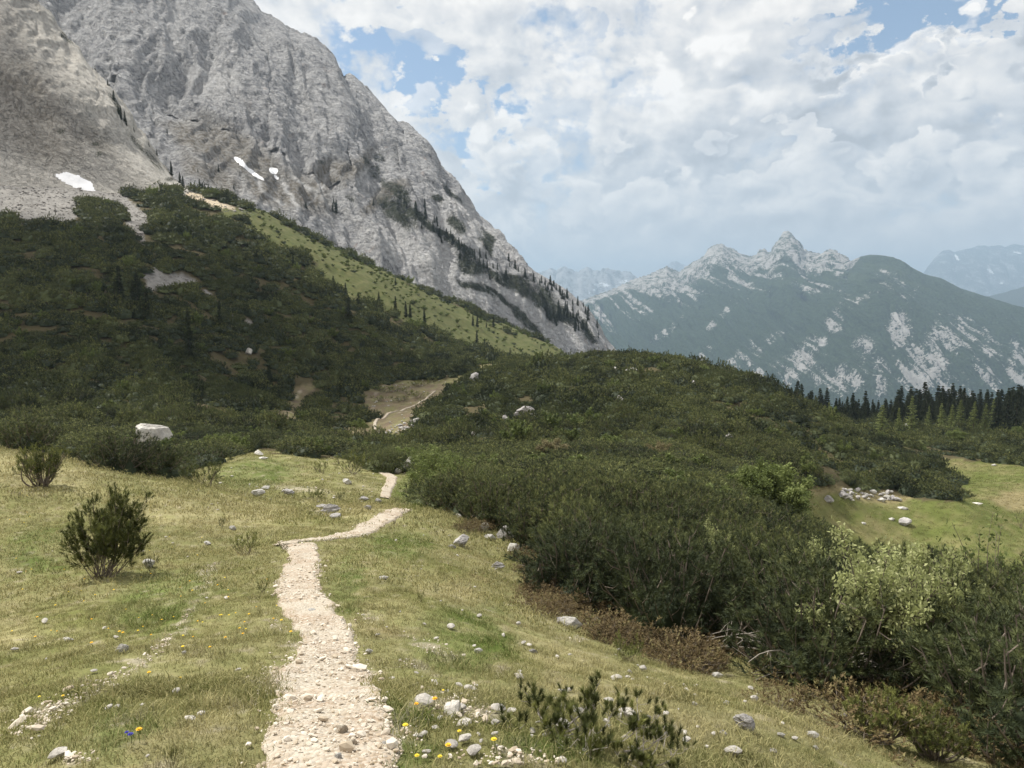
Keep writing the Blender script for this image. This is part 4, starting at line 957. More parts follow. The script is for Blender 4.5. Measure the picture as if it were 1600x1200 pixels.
# ------------------------------------------------------------------ rocks
def rock_mat(name, a, b_, lich=(.16, .16, .14), bd=.05):
    m, t, b = new_mat(name, .92, .15)
    pos = t.n('ShaderNodeTexCoord').outputs['Object']; oi = t.n('ShaderNodeObjectInfo').outputs['Random']
    p = t.vm('ADD', pos, t.xyz(t.m('MULTIPLY', oi, 31), t.m('MULTIPLY', oi, 17), 0))
    n1 = t.noise(p, 1.8, 6, .65); n2 = t.noise(p, 7, 6, .7); n3 = t.noise(t.vm('MULTIPLY', p, (1, 1, 3.5)), 3.5, 6, .65, .5)
    cr = t.ss(t.m('ABSOLUTE', t.m('SUBTRACT', n3, .5)), 0, .008)
    c = t.mix(t.ss(n1, .3, .68), a, b_); c = t.mix(t.m('MULTIPLY', t.ss(n2, .56, .74), .7), c, lich); c = t.mix(t.m('MULTIPLY', t.m('SUBTRACT', 1, cr), .5), c, (.07, .065, .06))
    c = t.vm('SCALE', c, sc=t.m('ADD', .82, t.m('MULTIPLY', oi, .3)))
    t.inp(b.inputs['Base Color'], c); bump(t, b, t.m('ADD', n2, t.m('MULTIPLY', cr, .4)), .8, bd); return m
M_ROCK = rock_mat('pale_limestone_rock', (.44, .42, .39), (.74, .72, .67), (.30, .29, .27))
M_STONE = rock_mat('pale_loose_stone', (.34, .32, .29), (.56, .53, .48), (.42, .39, .34), bd=.004)
M_GRAVEL, t, b = new_mat('pale_gravel', .95, .1)
oi_ = t.n('ShaderNodeObjectInfo').outputs['Random']; t.inp(b.inputs['Base Color'], t.mix(t.ss(oi_, .0, .8), (.42, .35, .26), (.66, .60, .51)))
M_GREY = rock_mat('grey_limestone_rock', (.29, .275, .27), (.56, .54, .52), (.17, .16, .155))
M_TANR = rock_mat('tan_path_stone', (.54, .44, .33), (.74, .66, .53), (.48, .38, .28))
def rock_mesh(name, seed, sub=4, cuts=14, rough=.07, mat=None, sx=1, sy=1, sz=.7, peak=0, layered=0, smooth=False, flat=0):
    bm = bmesh.new(); bmesh.ops.create_icosphere(bm, subdivisions=sub, radius=1); V = np.array([v.co[:] for v in bm.verts]); Fc = np.array([[v.index for v in f.verts] for f in bm.faces]); bm.free()
    rng = np.random.default_rng(seed)
    for i in range(cuts):
        n = rng.normal(size=3); n /= np.linalg.norm(n); d = rng.uniform(.52, .82); k = np.maximum(0, V@n-d); V -= k[:, None]*n*.95
    if peak: V[:, :2] *= (1-peak*np.clip(V[:, 2:3]*.5+.35, 0, 1))
    if layered:
        V[:, 2] += .0; off = np.round(V[:, 2]*layered)/layered; sh = perlin(off*3.1, seed, 0, seed)*.25; V[:, 0] *= 1+sh; V[:, 1] *= 1+sh
    r = 1+rough*1.6*fbm(V[:, 0]*1.8+seed, V[:, 1]*1.8, V[:, 2]*1.8, 3, seed)+rough*.8*ridged(V[:, 0]*4+seed, V[:, 1]*4, V[:, 2]*4, 3, seed+1)
    V = V*r[:, None]; V /= np.abs(V).max(0)[None]
    if flat: V[:, 2] = np.where(V[:, 2] > flat, flat+(V[:, 2]-flat)*.15, V[:, 2]); V[:, 2] -= V[:, 2].min(); V[:, 2] = V[:, 2]/V[:, 2].max()*2-1
    V = V*np.array([sx, sy, sz])*.5
    V[:, 2] += sz*.5-.10*sz
    return mesh_np(name, V, Fc, mat or M_ROCK, smooth)
RK = {'chunk': [rock_mesh('rock', 10+i, 4, 16, .07, M_ROCK, 1, .9, 1) for i in range(4)],
      'grey': [rock_mesh('rock', 30+i, 4, 14, .09, M_GREY, 1, .9, 1) for i in range(4)],
      'peak': [rock_mesh('rock', 50, 4, 12, .05, M_ROCK, 1, .8, 1, peak=.75), rock_mesh('rock', 51, 4, 12, .05, M_GREY, 1, .8, 1, peak=.7)],
      'layer': [rock_mesh('rock', 60+i, 4, 10, .10, M_GREY, 1, .7, 1, layered=5) for i in range(2)],
      'slab': [rock_mesh('rock', 70, 4, 16, .05, M_ROCK, 1, .45, 1), rock_mesh('rock', 71, 4, 16, .05, M_GREY, 1, .5, 1)],
      'boulder': [rock_mesh('boulder', 83, 5, 12, .10, M_ROCK, 1, .85, 1, flat=.1)],
      'tan': [rock_mesh('rock', 90+i, 3, 12, .05, M_TANR, 1, .9, 1, smooth=False) for i in range(2)]}
def rock(px, py, wp, hp, kind, label, i=0, tilt=0, cover=0, rz=None, ymin=0, name='rock', group=None, cat='rock', depth=None):
    """px,py = middle of the visible foot; cover = metres of scrub hiding the foot"""
    if cover: p = top_at(px, py, cover, ymin); Y = p[1]; h = hp*Y/F+cover
    else:
        p = hit(px, py, ymin)
        if p is None: return
        Y = p[1]; h = hp*Y/F*1.12
    w_ = wp*Y/F
    me = RK[kind][i % len(RK[kind])]
    r_ = random.Random(int(px*7+py)); rz = r_.uniform(-.6, .6) if rz is None else rz
    o = link(name, me, None, (p[0], p[1]+w_*.2, p[2]), 0, (w_*1.04, w_*.9 if depth is None else depth, h), rot=(0, math.radians(tilt), rz))
    tag(o, label, cat, group); return o
_b = rock(231,684,64,30,'boulder','big flat-topped white boulder rising out of the pine scrub on the left',0,cover=1.2,ymin=52,name='boulder',cat='boulder',rz=.1)
_b.location.z -= .75; _b.scale.z *= 1.25
rock(642,739,24,27,'peak','white pointed boulder beside the bend of the trail at the edge of the scrub',0,ymin=40,name='boulder',cat='boulder')
rock(621,740,17,8,'slab','low flat white block just left of the pointed boulder by the trail',0,ymin=40)
rock(403,712,17,9,'peak','small pointed rock at the foot of the left scrub band above the green mound',0,ymin=35)
rock(411,718,18,4,'slab','thin flat rock lying just below the small pointed rock above the green mound',0,ymin=35)
rock(402,777,22,12,'chunk','white rock with brown heath below it at the lower left of the green mound',0)
rock(449,773,26,9,'layer','low grey layered rock at the middle of the green mound foot',0)
rock(414,765,15,6,'chunk','small pale rock just above the layered rock on the green mound',1)
rock(515,802,32,14,'layer','broad flat grey layered outcrop in the turf left of the trail',1)
rock(504,796,26,8,'slab','narrow slab at the upper left end of the layered outcrop left of the trail',1,tilt=8)
rock(524,811,20,8,'grey','rough grey rock at the lower right end of the layered outcrop left of the trail',2)
rock(541,757,18,9,'slab','tilted pale slab in the turf between the mound and the upper trail',0,tilt=25)
rock(568,783,16,8,'grey','grey rock on the little terrace left of the trail kink',0)
rock(590,787,14,9,'grey','dark grey rock touching the left edge of the trail kink',1)
rock(575,796,14,7,'layer','small ribbed rock in the grass below the trail kink',0)
rock(232,887,19,15,'chunk','white rounded rock beside a tiny pine right of the big solitary pine',2)
rock(323,852,13,7,'chunk','lone small white rock in the turf between the solitary pine and the trail',3)
rock(362,829,13,8,'slab','small tilted whitish slab above the low pine tuft left of the trail',0,tilt=30)
rock(189,1022,21,16,'chunk','white rounded rock beside the faint side track at the lower left',1)
rock(287,1024,8,7,'chunk','tiny round white stone right of the faint side track',0)
rock(105,1003,20,6,'slab','thin white slab under the little earth bank at far left',0,tilt=12)
rock(720,854,30,17,'grey','grey humped rock in the open turf right of the trail',3)
rock(706,857,14,6,'slab','thin flat stone at the left foot of the grey humped rock',1)
rock(736,807,30,11,'chunk','low white rock at the upper edge of the thicket right of the trail',2)
rock(716,809,11,7,'chunk','small white stone left of the low white rock at the thicket edge',3)
rock(757,832,14,16,'chunk','upright pale rock beside a brown heath patch at the thicket edge',0)
rock(766,845,22,10,'slab','slanting pale slab below the upright rock at the thicket edge',0,tilt=20)
rock(790,844,30,22,'peak','grey pyramid-shaped rock tucked against the thicket right of the trail',1)
rock(804,864,28,16,'slab','long pale block leaning up to the right against the thicket',0,tilt=-32)
rock(778,890,22,12,'layer','crumbled white rock in the turf below the leaning block',1)
rock(832,862,10,9,'grey','small grey stone half under the pines beside the leaning block',2)
rock(862,896,28,12,'grey','low rock almost lost in the brown heath at the thicket foot',1)
rock(893,984,44,18,'slab','long pale slab lying downhill in the turf below the thicket',0,tilt=24)
rock(874,975,14,10,'grey','dark rock at the upper left end of the long pale slab',2)
rock(916,965,11,7,'chunk','small pale stone above the right end of the long slab',1)
rock(935,972,16,9,'slab','pale wedge-shaped stone right of the long slab',0,tilt=15)
rock(847,937,9,8,'chunk','tiny white pointed stone beside the upper heath strip',2)
rock(600,906,18,6,'slab','flat whitish stone in the turf well above the bare gravel scar',0)
rock(1167,1142,42,27,'layer','rugged grey-white rock standing alone in the lower right turf',0)
rock(1130,1150,15,9,'grey','small purple-grey stone left of the rugged lone rock',0)
rock(1170,1012,18,15,'grey','brownish dark rock under the overhanging pines at the thicket foot',1)
rock(1123,1060,20,9,'slab','flat pale stone right of the dark heath clump',0)
rock(984,1054,9,9,'chunk','single bright white round stone in the straw-coloured turf',3)
rock(1241,1101,24,8,'slab','flat whitish stone near two small green tufts at lower right',1)
rock(1086,1103,13,6,'slab','small flat stone uphill from the rugged lone rock',0)
rock(1135,1102,10,8,'chunk','small white lump beside a grass tuft above the rugged lone rock',1)
rock(1321,1124,20,8,'slab','pale flat stone in front of the low pines at the lower right',1)
rock(1271,1155,20,10,'chunk','pale domed stone at the lower right between turf and low pines',0)
rock(1222,1152,14,7,'chunk','small pale stone midway between the lone rock and the domed stone',2)
rock(1275,1172,10,8,'chunk','small whitish stone just below the pale domed stone',3)
rock(905,1120,26,10,'chunk','white rock behind the sparse pine sprigs at bottom centre',0)
rock(950,1140,13,9,'chunk','small white stone between the two groups of pine sprigs',1)
rock(870,1096,20,6,'slab','low whitish slab behind the tallest pine sprig',0)
rock(1013,1126,14,9,'grey','grey stone right of the right-hand pine sprigs',1)
rock(1042,1152,10,8,'grey','dark speckled stone in the turf below the right-hand sprigs',2)
rock(1071,1163,8,8,'chunk','small bright stone at the bottom right of the sprigs',2)
rock(747,1022,14,8,'chunk','pale stone right of the tapering gravel scar',0)
rock(833,1021,14,7,'slab','flat grey-white stone in straw turf uphill of the sprigs',1)
rock(576,1022,13,9,'chunk','grey-white stone on the right verge of the trail',3)
for a in [(534,1152,22,20,'large tan stone lying in the middle of the trail near the bottom'),(553,1054,20,10,'flat tan stone on the right edge of the trail where it narrows'),(548,1170,24,15,'broad pale stone just below the large tan stone on the trail'),
          (582,1167,17,9,'orange-tinted stone at the lower right of the trail'),(601,1170,18,12,'pale stone at the right rim of the trail near the bottom'),(528,1192,14,16,'upright pale stone at the bottom middle of the trail'),
          (455,1118,15,11,'pale angular stone on the left side of the lower trail'),(463,1160,13,12,'pale stone casting a small shadow at the lower left of the trail'),(472,1054,10,6,'small dark-shaded stone on the left of the trail narrows'),
          (515,1121,15,8,'flat angular stone above the large tan stone on the trail'),(549,1142,13,9,'whitish stone touching the right side of the large tan stone'),(486,958,16,6,'small clod of turf and stone on the upper trail')]:
    rock(a[0], a[1], a[2], a[3], 'tan' if 'tan' in a[4] or 'orange' in a[4] else 'chunk', a[4], int(a[0]) % 2, name='stone', cat='stone')
# rocks on the knoll and basin
rock(822,652,38,22,'layer','large white-grey crag standing in the scrub on the near side of the knoll',0,cover=.5,ymin=75,name='crag',cat='crag')
rock(790,656,13,10,'grey','small crag left of the large crag on the knoll',0,cover=.7,ymin=75,name='crag',cat='crag')
rock(867,650,22,4,'slab','low pale ledge right of the large crag on the knoll',1,cover=.8,ymin=75,name='crag',cat='crag')
rock(968,628,20,12,'layer','grey crag in the middle of the knoll scrub',1,cover=.8,ymin=75,name='crag',cat='crag')
rock(739,676,8,4,'chunk','tiny bright stone low on the knoll above the pale shrub',1,cover=.8,ymin=70)
rock(742,594,16,14,'grey','dark crag at the left shoulder of the knoll above the basin',2,cover=.8,ymin=100,name='crag',cat='crag')
rock(962,576,7,4,'chunk','tiny white stone just below the knoll top',2,cover=.9,ymin=120)
rock(985,581,30,7,'grey','long dark ledge just below the knoll top',3,cover=.9,ymin=120,name='crag',cat='crag')
rock(1057,573,9,4,'chunk','small white stone on the right side of the knoll top',3,cover=.9,ymin=120)
rock(1085,597,14,4,'slab','pale flat stone on the upper right side of the knoll',1,cover=.9,ymin=110)
rock(1229,612,14,9,'slab','curved white rock on the skyline edge of the knoll at right',0,cover=.9,ymin=110,tilt=25)
rock(1140,680,12,5,'slab','pale stone half buried in the scrub on the right flank of the knoll',1,cover=.8,ymin=80)
rock(865,698,20,5,'grey','low grey ledge under the beige dead-looking shrub on the knoll',1,cover=.8,ymin=70)
rock(651,664,13,11,'chunk','pale block at the stony right rim of the basin',0,ymin=90)
rock(637,672,10,6,'grey','grey block left of the pale block on the basin rim',1,ymin=90)
rock(597,693,9,14,'slab','upright white slab where the trail leaves the basin toward the scrub band',0,cover=.2,ymin=80,tilt=12)
rock(388,551,11,7,'chunk','small pale crag among the dark scrub on the left slope',1,cover=.8,ymin=120)
rock(1417,670,14,9,'peak','white rock in the scrub in front of the distant wood',0,cover=.8,ymin=140)
# meadow
rock(1295,786,18,12,'peak','pale pyramid-shaped rock alone on the right-hand meadow',1,ymin=60)
rock(1318,779,24,10,'grey','long grey block at the left end of the rock pile on the meadow',1,ymin=60)
rock(1413,797,18,5,'slab','flat white slab in the middle of the right-hand meadow',0,ymin=60)
rock(1417,822,22,12,'grey','dark grey rock on the near part of the right-hand meadow',2,ymin=60)
rock(1395,814,13,5,'slab','small flat white stone left of the dark grey meadow rock',0,ymin=60)
rock(1350,820,12,4,'slab','tiny flat stone on the near left of the meadow',0,ymin=60)
rock(1530,789,20,3,'slab','thin pale streak of stone in the middle right of the meadow',0,ymin=60)
rock(1555,728,10,3,'slab','tiny pale stone at the far edge of the meadow',0,ymin=60)
rng = np.random.default_rng(77)
for i in range(46):
    u = rng.random(); px = 1312+u*90+rng.normal()*4; py = 768+rng.random()*16+(u-.5)*4; s = rng.uniform(3, 9)
    rock(px, py, s*1.3, s*.8, 'grey' if i % 3 else 'chunk', 'broken grey rock in the rubble pile at the foot of the pines on the meadow', i, ymin=60, name='rubble_block', group='rubble pile on the meadow')
for i in range(26):
    px = 1435+rng.random()*30; py = 768+rng.random()*8; s = rng.uniform(2, 5)
    rock(px, py, s*1.4, s*.8, 'grey', 'small broken rock on the second rubble strip under the right end of the pines', i, ymin=60, name='rubble_block', group='rubble strip on the meadow')
for i in range(60):
    px = 640+rng.normal()*16; py = 668+rng.normal()*8+(px-640)*-.2; s = rng.uniform(2, 5.5)
    rock(px, py, s*1.2, s*.8, 'chunk' if i % 2 else 'grey', 'small block in the boulder field on the right rim of the brown basin', i, ymin=85, name='rubble_block', group='boulder field of the basin')
for i in range(90):
    px = rng.uniform(560, 740); py = rng.uniform(575, 690)
    p = hit(px, py, 80)
    if p is None: continue
    mm = region_masks(p[0:1], p[1:2], p[2:3])[0]
    if not mm['basin'][0]: continue
    s = rng.uniform(1.2, 3.2); rock(px, py, s*1.3, s*.8, 'chunk', 'small pale stone scattered over the brown floor of the basin', i, ymin=80, name='stone', cat='stone', group='stones strewn over the basin')

# loose stones in the turf
RKS = [rock_mesh('small_stone', 120+i, 2, 9, .06, M_STONE, 1, .85, .62) for i in range(6)]
cnt = 0
spots = [(rng.uniform(560, 1250), rng.uniform(790, 1195)) for _ in range(190)]+[(rng.normal(700, 40), rng.normal(1110, 22)) for _ in range(10)]+[(rng.normal(990, 60), rng.normal(1100, 30)) for _ in range(16)]+[(rng.uniform(300, 660), rng.uniform(700, 800)) for _ in range(110)]+[(rng.uniform(0, 400), rng.uniform(800, 1190)) for _ in range(26)]
for px, py in spots:
    p = hit(px, py)
    if p is None or p[1] > 60 or cnt >= 290: continue
    mm = region_masks(p[0:1], p[1:2], p[2:3])[0]
    if not mm['fore'][0] or path_dist(p[0:1], p[1:2])[0] < .05: continue
    s = min(.20, float(rng.lognormal(-3.35, .5))*(1+p[1]*.04))
    o = link('small_stone', RKS[cnt % 6], None, (p[0], p[1], p[2]+.012), rng.uniform(0, 6.28), (s, s*rng.uniform(.6, 1), s*rng.uniform(.5, .9)))
    tag(o, 'small pale limestone stone lying loose in the turf', 'stone', 'small stones scattered in the turf'); cnt += 1
# coarse rubble on the scree
X, Y, rs_ = cells(90, 400, 1.15, .80, 811); Z = gz(X, Y); m, px, py = region_masks(X, Y, Z); ok = (m['scree'] | m['tan']) & (rs_.random(len(X)) < .8); n = int(ok.sum())
Sr = np.exp(rs_.normal(size=n)*.5)*.38; M_RUB = rock_mat('grey_scree_rubble', (.20, .19, .18), (.42, .40, .375)); RUB = [rock_mesh('rubble', 820+i, 1, 8, .08, M_RUB, 1, .8, .6) for i in range(4)]
scatter_gn('scree', np.stack([X[ok], Y[ok], Z[ok]-.05], 1), rs_.integers(0, 4, n), rs_.uniform(-.4, .4, (n, 3))*[1, 1, 8], np.stack([Sr*1.3, Sr, Sr*.8], 1), RUB, 'pale grey rubble of the scree tongues below the rocky spur', 'scree'); print('scree', n)
# gravel on the path
PEB = [rock_mesh('pebble', 140+i, 1, 6, .05, M_GRAVEL, 1, .8, .6) for i in range(6)]
G_, S_ = [], []
for P_, st in PATHS[:3]+PATHS[5:]:
    L_ = smooth_line(P_, .03)
    for a in L_:
        dirt = float(fbm(a[0]*1.1+3, a[1]*1.1, 0, 3, 199))
        k = 34 if a[1] < 5 else (18 if a[1] < 10 else 9)
        if a[1] < 1.8: continue
        if st == .0451: k = 5
        k = max(2, int(k*min(1.3, max(.12, .75-2.2*dirt))))
        u = rng.uniform(-1, 1, k)*.56; u = np.where(rng.random(k) < .12, u*1.35, u)
        ang = rng.uniform(-.03, .03, k)
        for q, dd in zip(u, ang): G_.append((a[0]+q*a[2], a[1]+dd)); S_.append(min(.055, .0050*math.exp(rng.normal()*.82)*(1+.06*a[1])+.0015))
for x, y, rx, ry, ang in BARES:
    for k in range(int(rx*ry*.11)):
        q = rng.normal(size=2)*.55; c_, s_ = math.cos(math.radians(ang)), math.sin(math.radians(ang)); u, v = q[0]*rx, q[1]*ry
        p = hit(x+u*c_-v*s_, min(1199, y+u*s_+v*c_))
        if p is not None and p[1] < 45: G_.append((p[0], p[1])); S_.append(.008*math.exp(rng.normal()*.6)*(1+.07*p[1]))
G_ = np.array(G_); S_ = np.array(S_); n = len(G_); Zp = gz(G_[:, 0], G_[:, 1])+.014+.0008*G_[:, 1]
ins = path_dist(G_[:, 0], G_[:, 1]) < 0; Zp = np.where(ins, Zp+.004, Zp-.004)
scatter_gn('gravel', np.stack([G_[:, 0], G_[:, 1], Zp], 1), rng.integers(0, 6, n), np.stack([rng.uniform(-.4, .4, n), rng.uniform(-.4, .4, n), rng.uniform(0, 6.28, n)], 1), np.stack([S_*rng.uniform(.8, 1.5, n), S_, S_*rng.uniform(.7, 1.2, n)], 1), PEB, 'pale limestone gravel loose on the trail and on the bare scars', 'gravel')
print('gravel', n)
# ------------------------------------------------------------------ grass, heath and flowers
def tuft(seed, nb, h, spread, wid):
    rng = np.random.default_rng(seed); a = rng.uniform(0, 6.28, nb); rr = spread*np.sqrt(rng.random(nb))
    b0 = np.stack([rr*np.cos(a), rr*np.sin(a), np.full(nb, -.01)], 1); hh = h*rng.uniform(.4, 1.15, nb)
    ln = rng.normal(size=(nb, 2))*.55*hh[:, None]; s = rng.uniform(0, 6.28, nb); sd = np.stack([np.cos(s), np.sin(s), 0*s], 1)*wid*.5
    m_ = b0+np.stack([ln[:, 0]*.4, ln[:, 1]*.4, hh*.62], 1); tp = b0+np.stack([ln[:, 0]*1.2, ln[:, 1]*1.2, hh*.92], 1)
    V = np.stack([b0-sd, b0+sd, m_+sd*.75, m_-sd*.75, tp], 1).reshape(-1, 3); i = np.arange(nb)*5
    return mesh_np('grass_tuft', V, [np.stack([i, i+1, i+2, i+3], 1), np.stack([i+3, i+2, i+4], 1)], M_GRASS, False, {'shoot': ('FLOAT', np.repeat(rng.random(nb), 5))})
M_GRASS, t, b = new_mat('grass_blades', .8, .15)
a = t.n('ShaderNodeAttribute', attribute_name='tint'); a.attribute_type = 'INSTANCER'
sh = t.n('ShaderNodeAttribute', attribute_name='shoot').outputs['Fac']
c = t.mix(t.ss(sh, .62, .72), a.outputs['Color'], t.mix(.55, a.outputs['Color'], (.42, .37, .19)))
c = t.vm('SCALE', c, sc=t.m('ADD', .80, t.m('MULTIPLY', sh, .62)))
t.inp(b.inputs['Base Color'], c)
tr = t.n('ShaderNodeBsdfTranslucent'); t.inp(tr.inputs[0], c); mx = t.n('ShaderNodeMixShader'); mx.inputs[0].default_value = .3
t.L.new(b.outputs[0], mx.inputs[1]); t.L.new(tr.outputs[0], mx.inputs[2]); t.L.new(mx.outputs[0], [n for n in t.N if n.type == 'OUTPUT_MATERIAL'][0].inputs[0])
TUFT = [tuft(500+i, 46, .036, .07, .0035) for i in range(4)]+[tuft(510+i, 50, .062, .08, .0042) for i in range(2)]+[tuft(520+i, 40, .055, .16, .010) for i in range(3)]+[tuft(530, 46, .08, .34, .022), tuft(531, 46, .08, .34, .022)]
P_, I_, Rt, Sc, Tn = [], [], [], [], []
for Y0, Y1, s, kinds, seed in [(1.9, 4.5, .062, 0, 601), (4.5, 9, .095, 0, 602), (9, 18, .19, 1, 603), (18, 36, .36, 2, 604), (36, 62, .6, 2, 605), (62, 145, .85, 3, 606)]:
    X, Y, rng = cells(Y0, Y1, s, .74, seed); Z = gz(X, Y); m, px, py = region_masks(X, Y, Z)
    gc, gb, gh, gs = ground_colour(X, Y, Z, m, px, py)
    pd = path_dist(X, Y)+.10*fbm(X*4, Y*4, 0, 3, 180)
    if kinds == 3: m['fore'] = m['meadow']
    ok = m['fore'] & (pd > np.where(rng.random(len(X)) < .25, -.07, .0)) & (rng.random(len(X)) > gb*1.05) & (rng.random(len(X)) > .15*(gs > .8))
    X, Y, Z, gc, gh, gs = X[ok], Y[ok], Z[ok], gc[ok], gh[ok], gs[ok]; n = len(X)
    idx = rng.integers(0, 4, n) if kinds == 0 else (rng.integers(6, 9, n) if kinds == 1 else rng.integers(9, 11, n))
    if kinds == 0:
        tall = (fbm(X*1.3, Y*1.3, 0, 3, 181) > .18) | (gs < .12); idx = np.where(tall & (rng.random(n) < .7), 4+rng.integers(0, 2, n), idx)
    sc = (1.5 if kinds == 3 else 1)*rng.uniform(.7, 1.25, n)*(1+.5*np.clip(fbm(X*.8, Y*.8, 0, 3, 182), -.5, 1))
    P_.append(np.stack([X, Y, Z], 1)); I_.append(idx); Rt.append(np.stack([rng.uniform(-.15, .15, n), rng.uniform(-.15, .15, n), rng.uniform(0, 6.28, n)], 1)); Sc.append(np.stack([sc]*3, 1)); Tn.append(np.clip(gc*rng.uniform(.85, 1.2, (n, 1)), 0, 1))
Tn = np.concatenate(Tn); Tn = np.concatenate([Tn, np.ones((len(Tn), 1))], 1); print('tufts', len(Tn))
scatter_gn('grass', np.concatenate(P_), np.concatenate(I_), np.concatenate(Rt), np.concatenate(Sc), TUFT, 'short alpine turf, part green and part straw-coloured, on the slope around the trail', 'grass', extra={'tint': ('FLOAT_COLOR', Tn)})
# meadow grass far right: short, only a rough nap
# heath
HE = [mugo(700+i, H=.28, R_=.34, nstem=26, nsub=5, nsh=3, needles=6, wid=.012, L=.05, r=.02, mat=M_HEATH, dome=.6, stem_r=.004) for i in range(2)]
HEJ = [join_me(*h) for h in HE]
P_ = []; rng = np.random.default_rng(9)
for x, y, rx, ry, ang in HEATHS:
    for k in range(max(6, int(rx*ry*.022))):
        q = rng.normal(size=2)*.55; c_, s_ = math.cos(math.radians(ang)), math.sin(math.radians(ang)); u, v = q[0]*rx, q[1]*ry
        p = hit(x+u*c_-v*s_, min(1199, y+u*s_+v*c_))
        if p is not None and 5 < p[1] < 45: P_.append(p)
X, Y, r2 = cells(6, 44, .33, .8, 710); Z = gz(X, Y); m, px, py = region_masks(X, Y, Z); m2_, _, _ = region_masks(X, Y-.75, Z); m3_, _, _ = region_masks(X+.55, Y, Z)
ok = m['fore'] & (~m3_['fore']) & (X > .5) & (r2.random(len(X)) < .05)
P_ += list(np.stack([X[ok], Y[ok], Z[ok]], 1))
P_ = np.array(P_); n = len(P_); sc = rng.uniform(.5, 1.3, n)
scatter_gn('heath', P_-[0, 0, .02], rng.integers(0, 2, n), np.stack([0*sc, 0*sc, rng.uniform(0, 6.28, n)], 1), np.stack([sc*1.3, sc*1.3, sc*.8], 1), HEJ, 'rust-brown heath creeping along the lower edge of the pine thicket', 'heath')
# flowers
def flower_mesh():
    A_ = Acc(); A_.add(*tube([(0, 0, 0), (.004, 0, .03), (.002, 0, .06)], .0015, .001, 3), 0); me_s = A_.mesh('stem', M_ALDER)
    bm = bmesh.new(); n = 9
    for ring, (r_, z_) in enumerate([(.013, .060), (.008, .064)]):
        for i in range(n):
            a = i/n*6.283+ring*.3; w_ = .0045*(1-ring*.3)
            p0 = Vector((0, 0, .058+ring*.003)); d = Vector((math.cos(a), math.sin(a), 0)); s_ = Vector((-d.y, d.x, 0))*w_
            v = [bm.verts.new(p0+d*.001), bm.verts.new(d*r_*.6+s_+Vector((0, 0, z_-.001))), bm.verts.new(d*r_+Vector((0, 0, z_))), bm.verts.new(d*r_*.6-s_+Vector((0, 0, z_-.001)))]; bm.faces.new(v)
    me = bpy.data.meshes.new('petals'); bm.to_mesh(me); bm.free(); return me_s, me
mf, t, b = new_mat('yellow_petals', .6, .2); b.inputs['Base Color'].default_value = (.80, .58, .03, 1)
oi = t.n('ShaderNodeObjectInfo').outputs['Random']; t.inp(b.inputs['Base Color'], t.mix(oi, (.82, .66, .05), (.80, .42, .02)))
fs, fp = flower_mesh(); fp.materials.append(mf)
rng = np.random.default_rng(12); cl = [(90,950,90,40,26),(240,975,70,35,30),(355,955,30,40,26),(60,800,60,40,20),(130,1050,90,60,18),(440,980,14,20,9),(250,840,40,20,8),(370,985,20,30,9),(680,1110,60,50,10),(210,1080,60,70,6),(640,1180,60,30,5),(180,900,120,30,18)]
for x, y, rx, ry, n in cl:
    for k in range(int(n*.6)):
        p = hit(x+rng.normal()*rx, min(1198, y+rng.normal()*ry))
        if p is None or p[1] > 30 or path_dist(p[0:1], p[1:2])[0] < .03: continue
        s = rng.uniform(.6, 1.1)
        put('yellow_flower', (fs, fp), 'small yellow hawkbit flower on a short stem in the turf', 'flower', (p[0], p[1], p[2]-.002), rng.uniform(0, 6.28), s, 'yellow flowers dotted in the turf', ('stem', 'petals'))
mg, t, b = new_mat('blue_petals', .6, .2); b.inputs['Base Color'].default_value = (.03, .03, .28, 1)
fb = fp.copy(); fb.materials.clear(); fb.materials.append(mg)
for (px, py), s in [((205,1168), .9), ((199,1160), .7)]:
    p = hit(px, py); put('blue_flower', (fs, fb), 'deep blue gentian, the %s of the pair near the bottom left' % ('larger lower one' if s > .8 else 'smaller upper one'), 'flower', tuple(p), 0, s, None, ('stem', 'petals'))

# ------------------------------------------------------------------ single shrubs
def shrub(px, py, hp, parts, H0, label, wscale=1.0, rz=0, cat='shrub', name='mountain_pine', group=None, ymin=0, cover=0):
    if cover: p = top_at(px, py, cover, ymin); s = cover/H0
    else:
        p = hit(px, py, ymin); s = hp*p[1]/F/H0
    return put(name, parts, label, cat, (p[0], p[1], p[2]-.03*s), rz, (s*wscale, s*wscale, s), group)
hero = mugo(901, H=1.35, R_=.60, nstem=28, nsub=9, nsh=4, needles=40, wid=.008, L=.13, r=.046, lean=(.16, .1), mat=M_NEEDLE_FORE, dome=.7, bare=.40, stem_r=.012)
shrub(158, 903, 134, hero, 1.35, 'big solitary mountain pine with several upright leaders on the left turf slope', 1.0, .4)
sec = mugo(902, H=.95, R_=.62, nstem=30, nsub=6, nsh=3, needles=22, wid=.010, L=.12, r=.045, mat=M_NEEDLE_FORE, dome=.35, bare=.45)
shrub(66, 760, 62, sec, .95, 'compact bushy mountain pine at the far left crest of the turf', 1.0, 1)
small = mugo(903, H=.5, R_=.42, nstem=12, nsub=3, nsh=2, needles=24, wid=.008, L=.12, r=.04, mat=M_NEEDLE_FORE, dome=.35, bare=.3, stem_r=.008)
small2 = mugo(904, H=.5, R_=.30, nstem=8, nsub=3, nsh=2, needles=26, wid=.007, L=.12, r=.04, mat=M_NEEDLE_FORE, dome=.3, bare=.3, stem_r=.008)
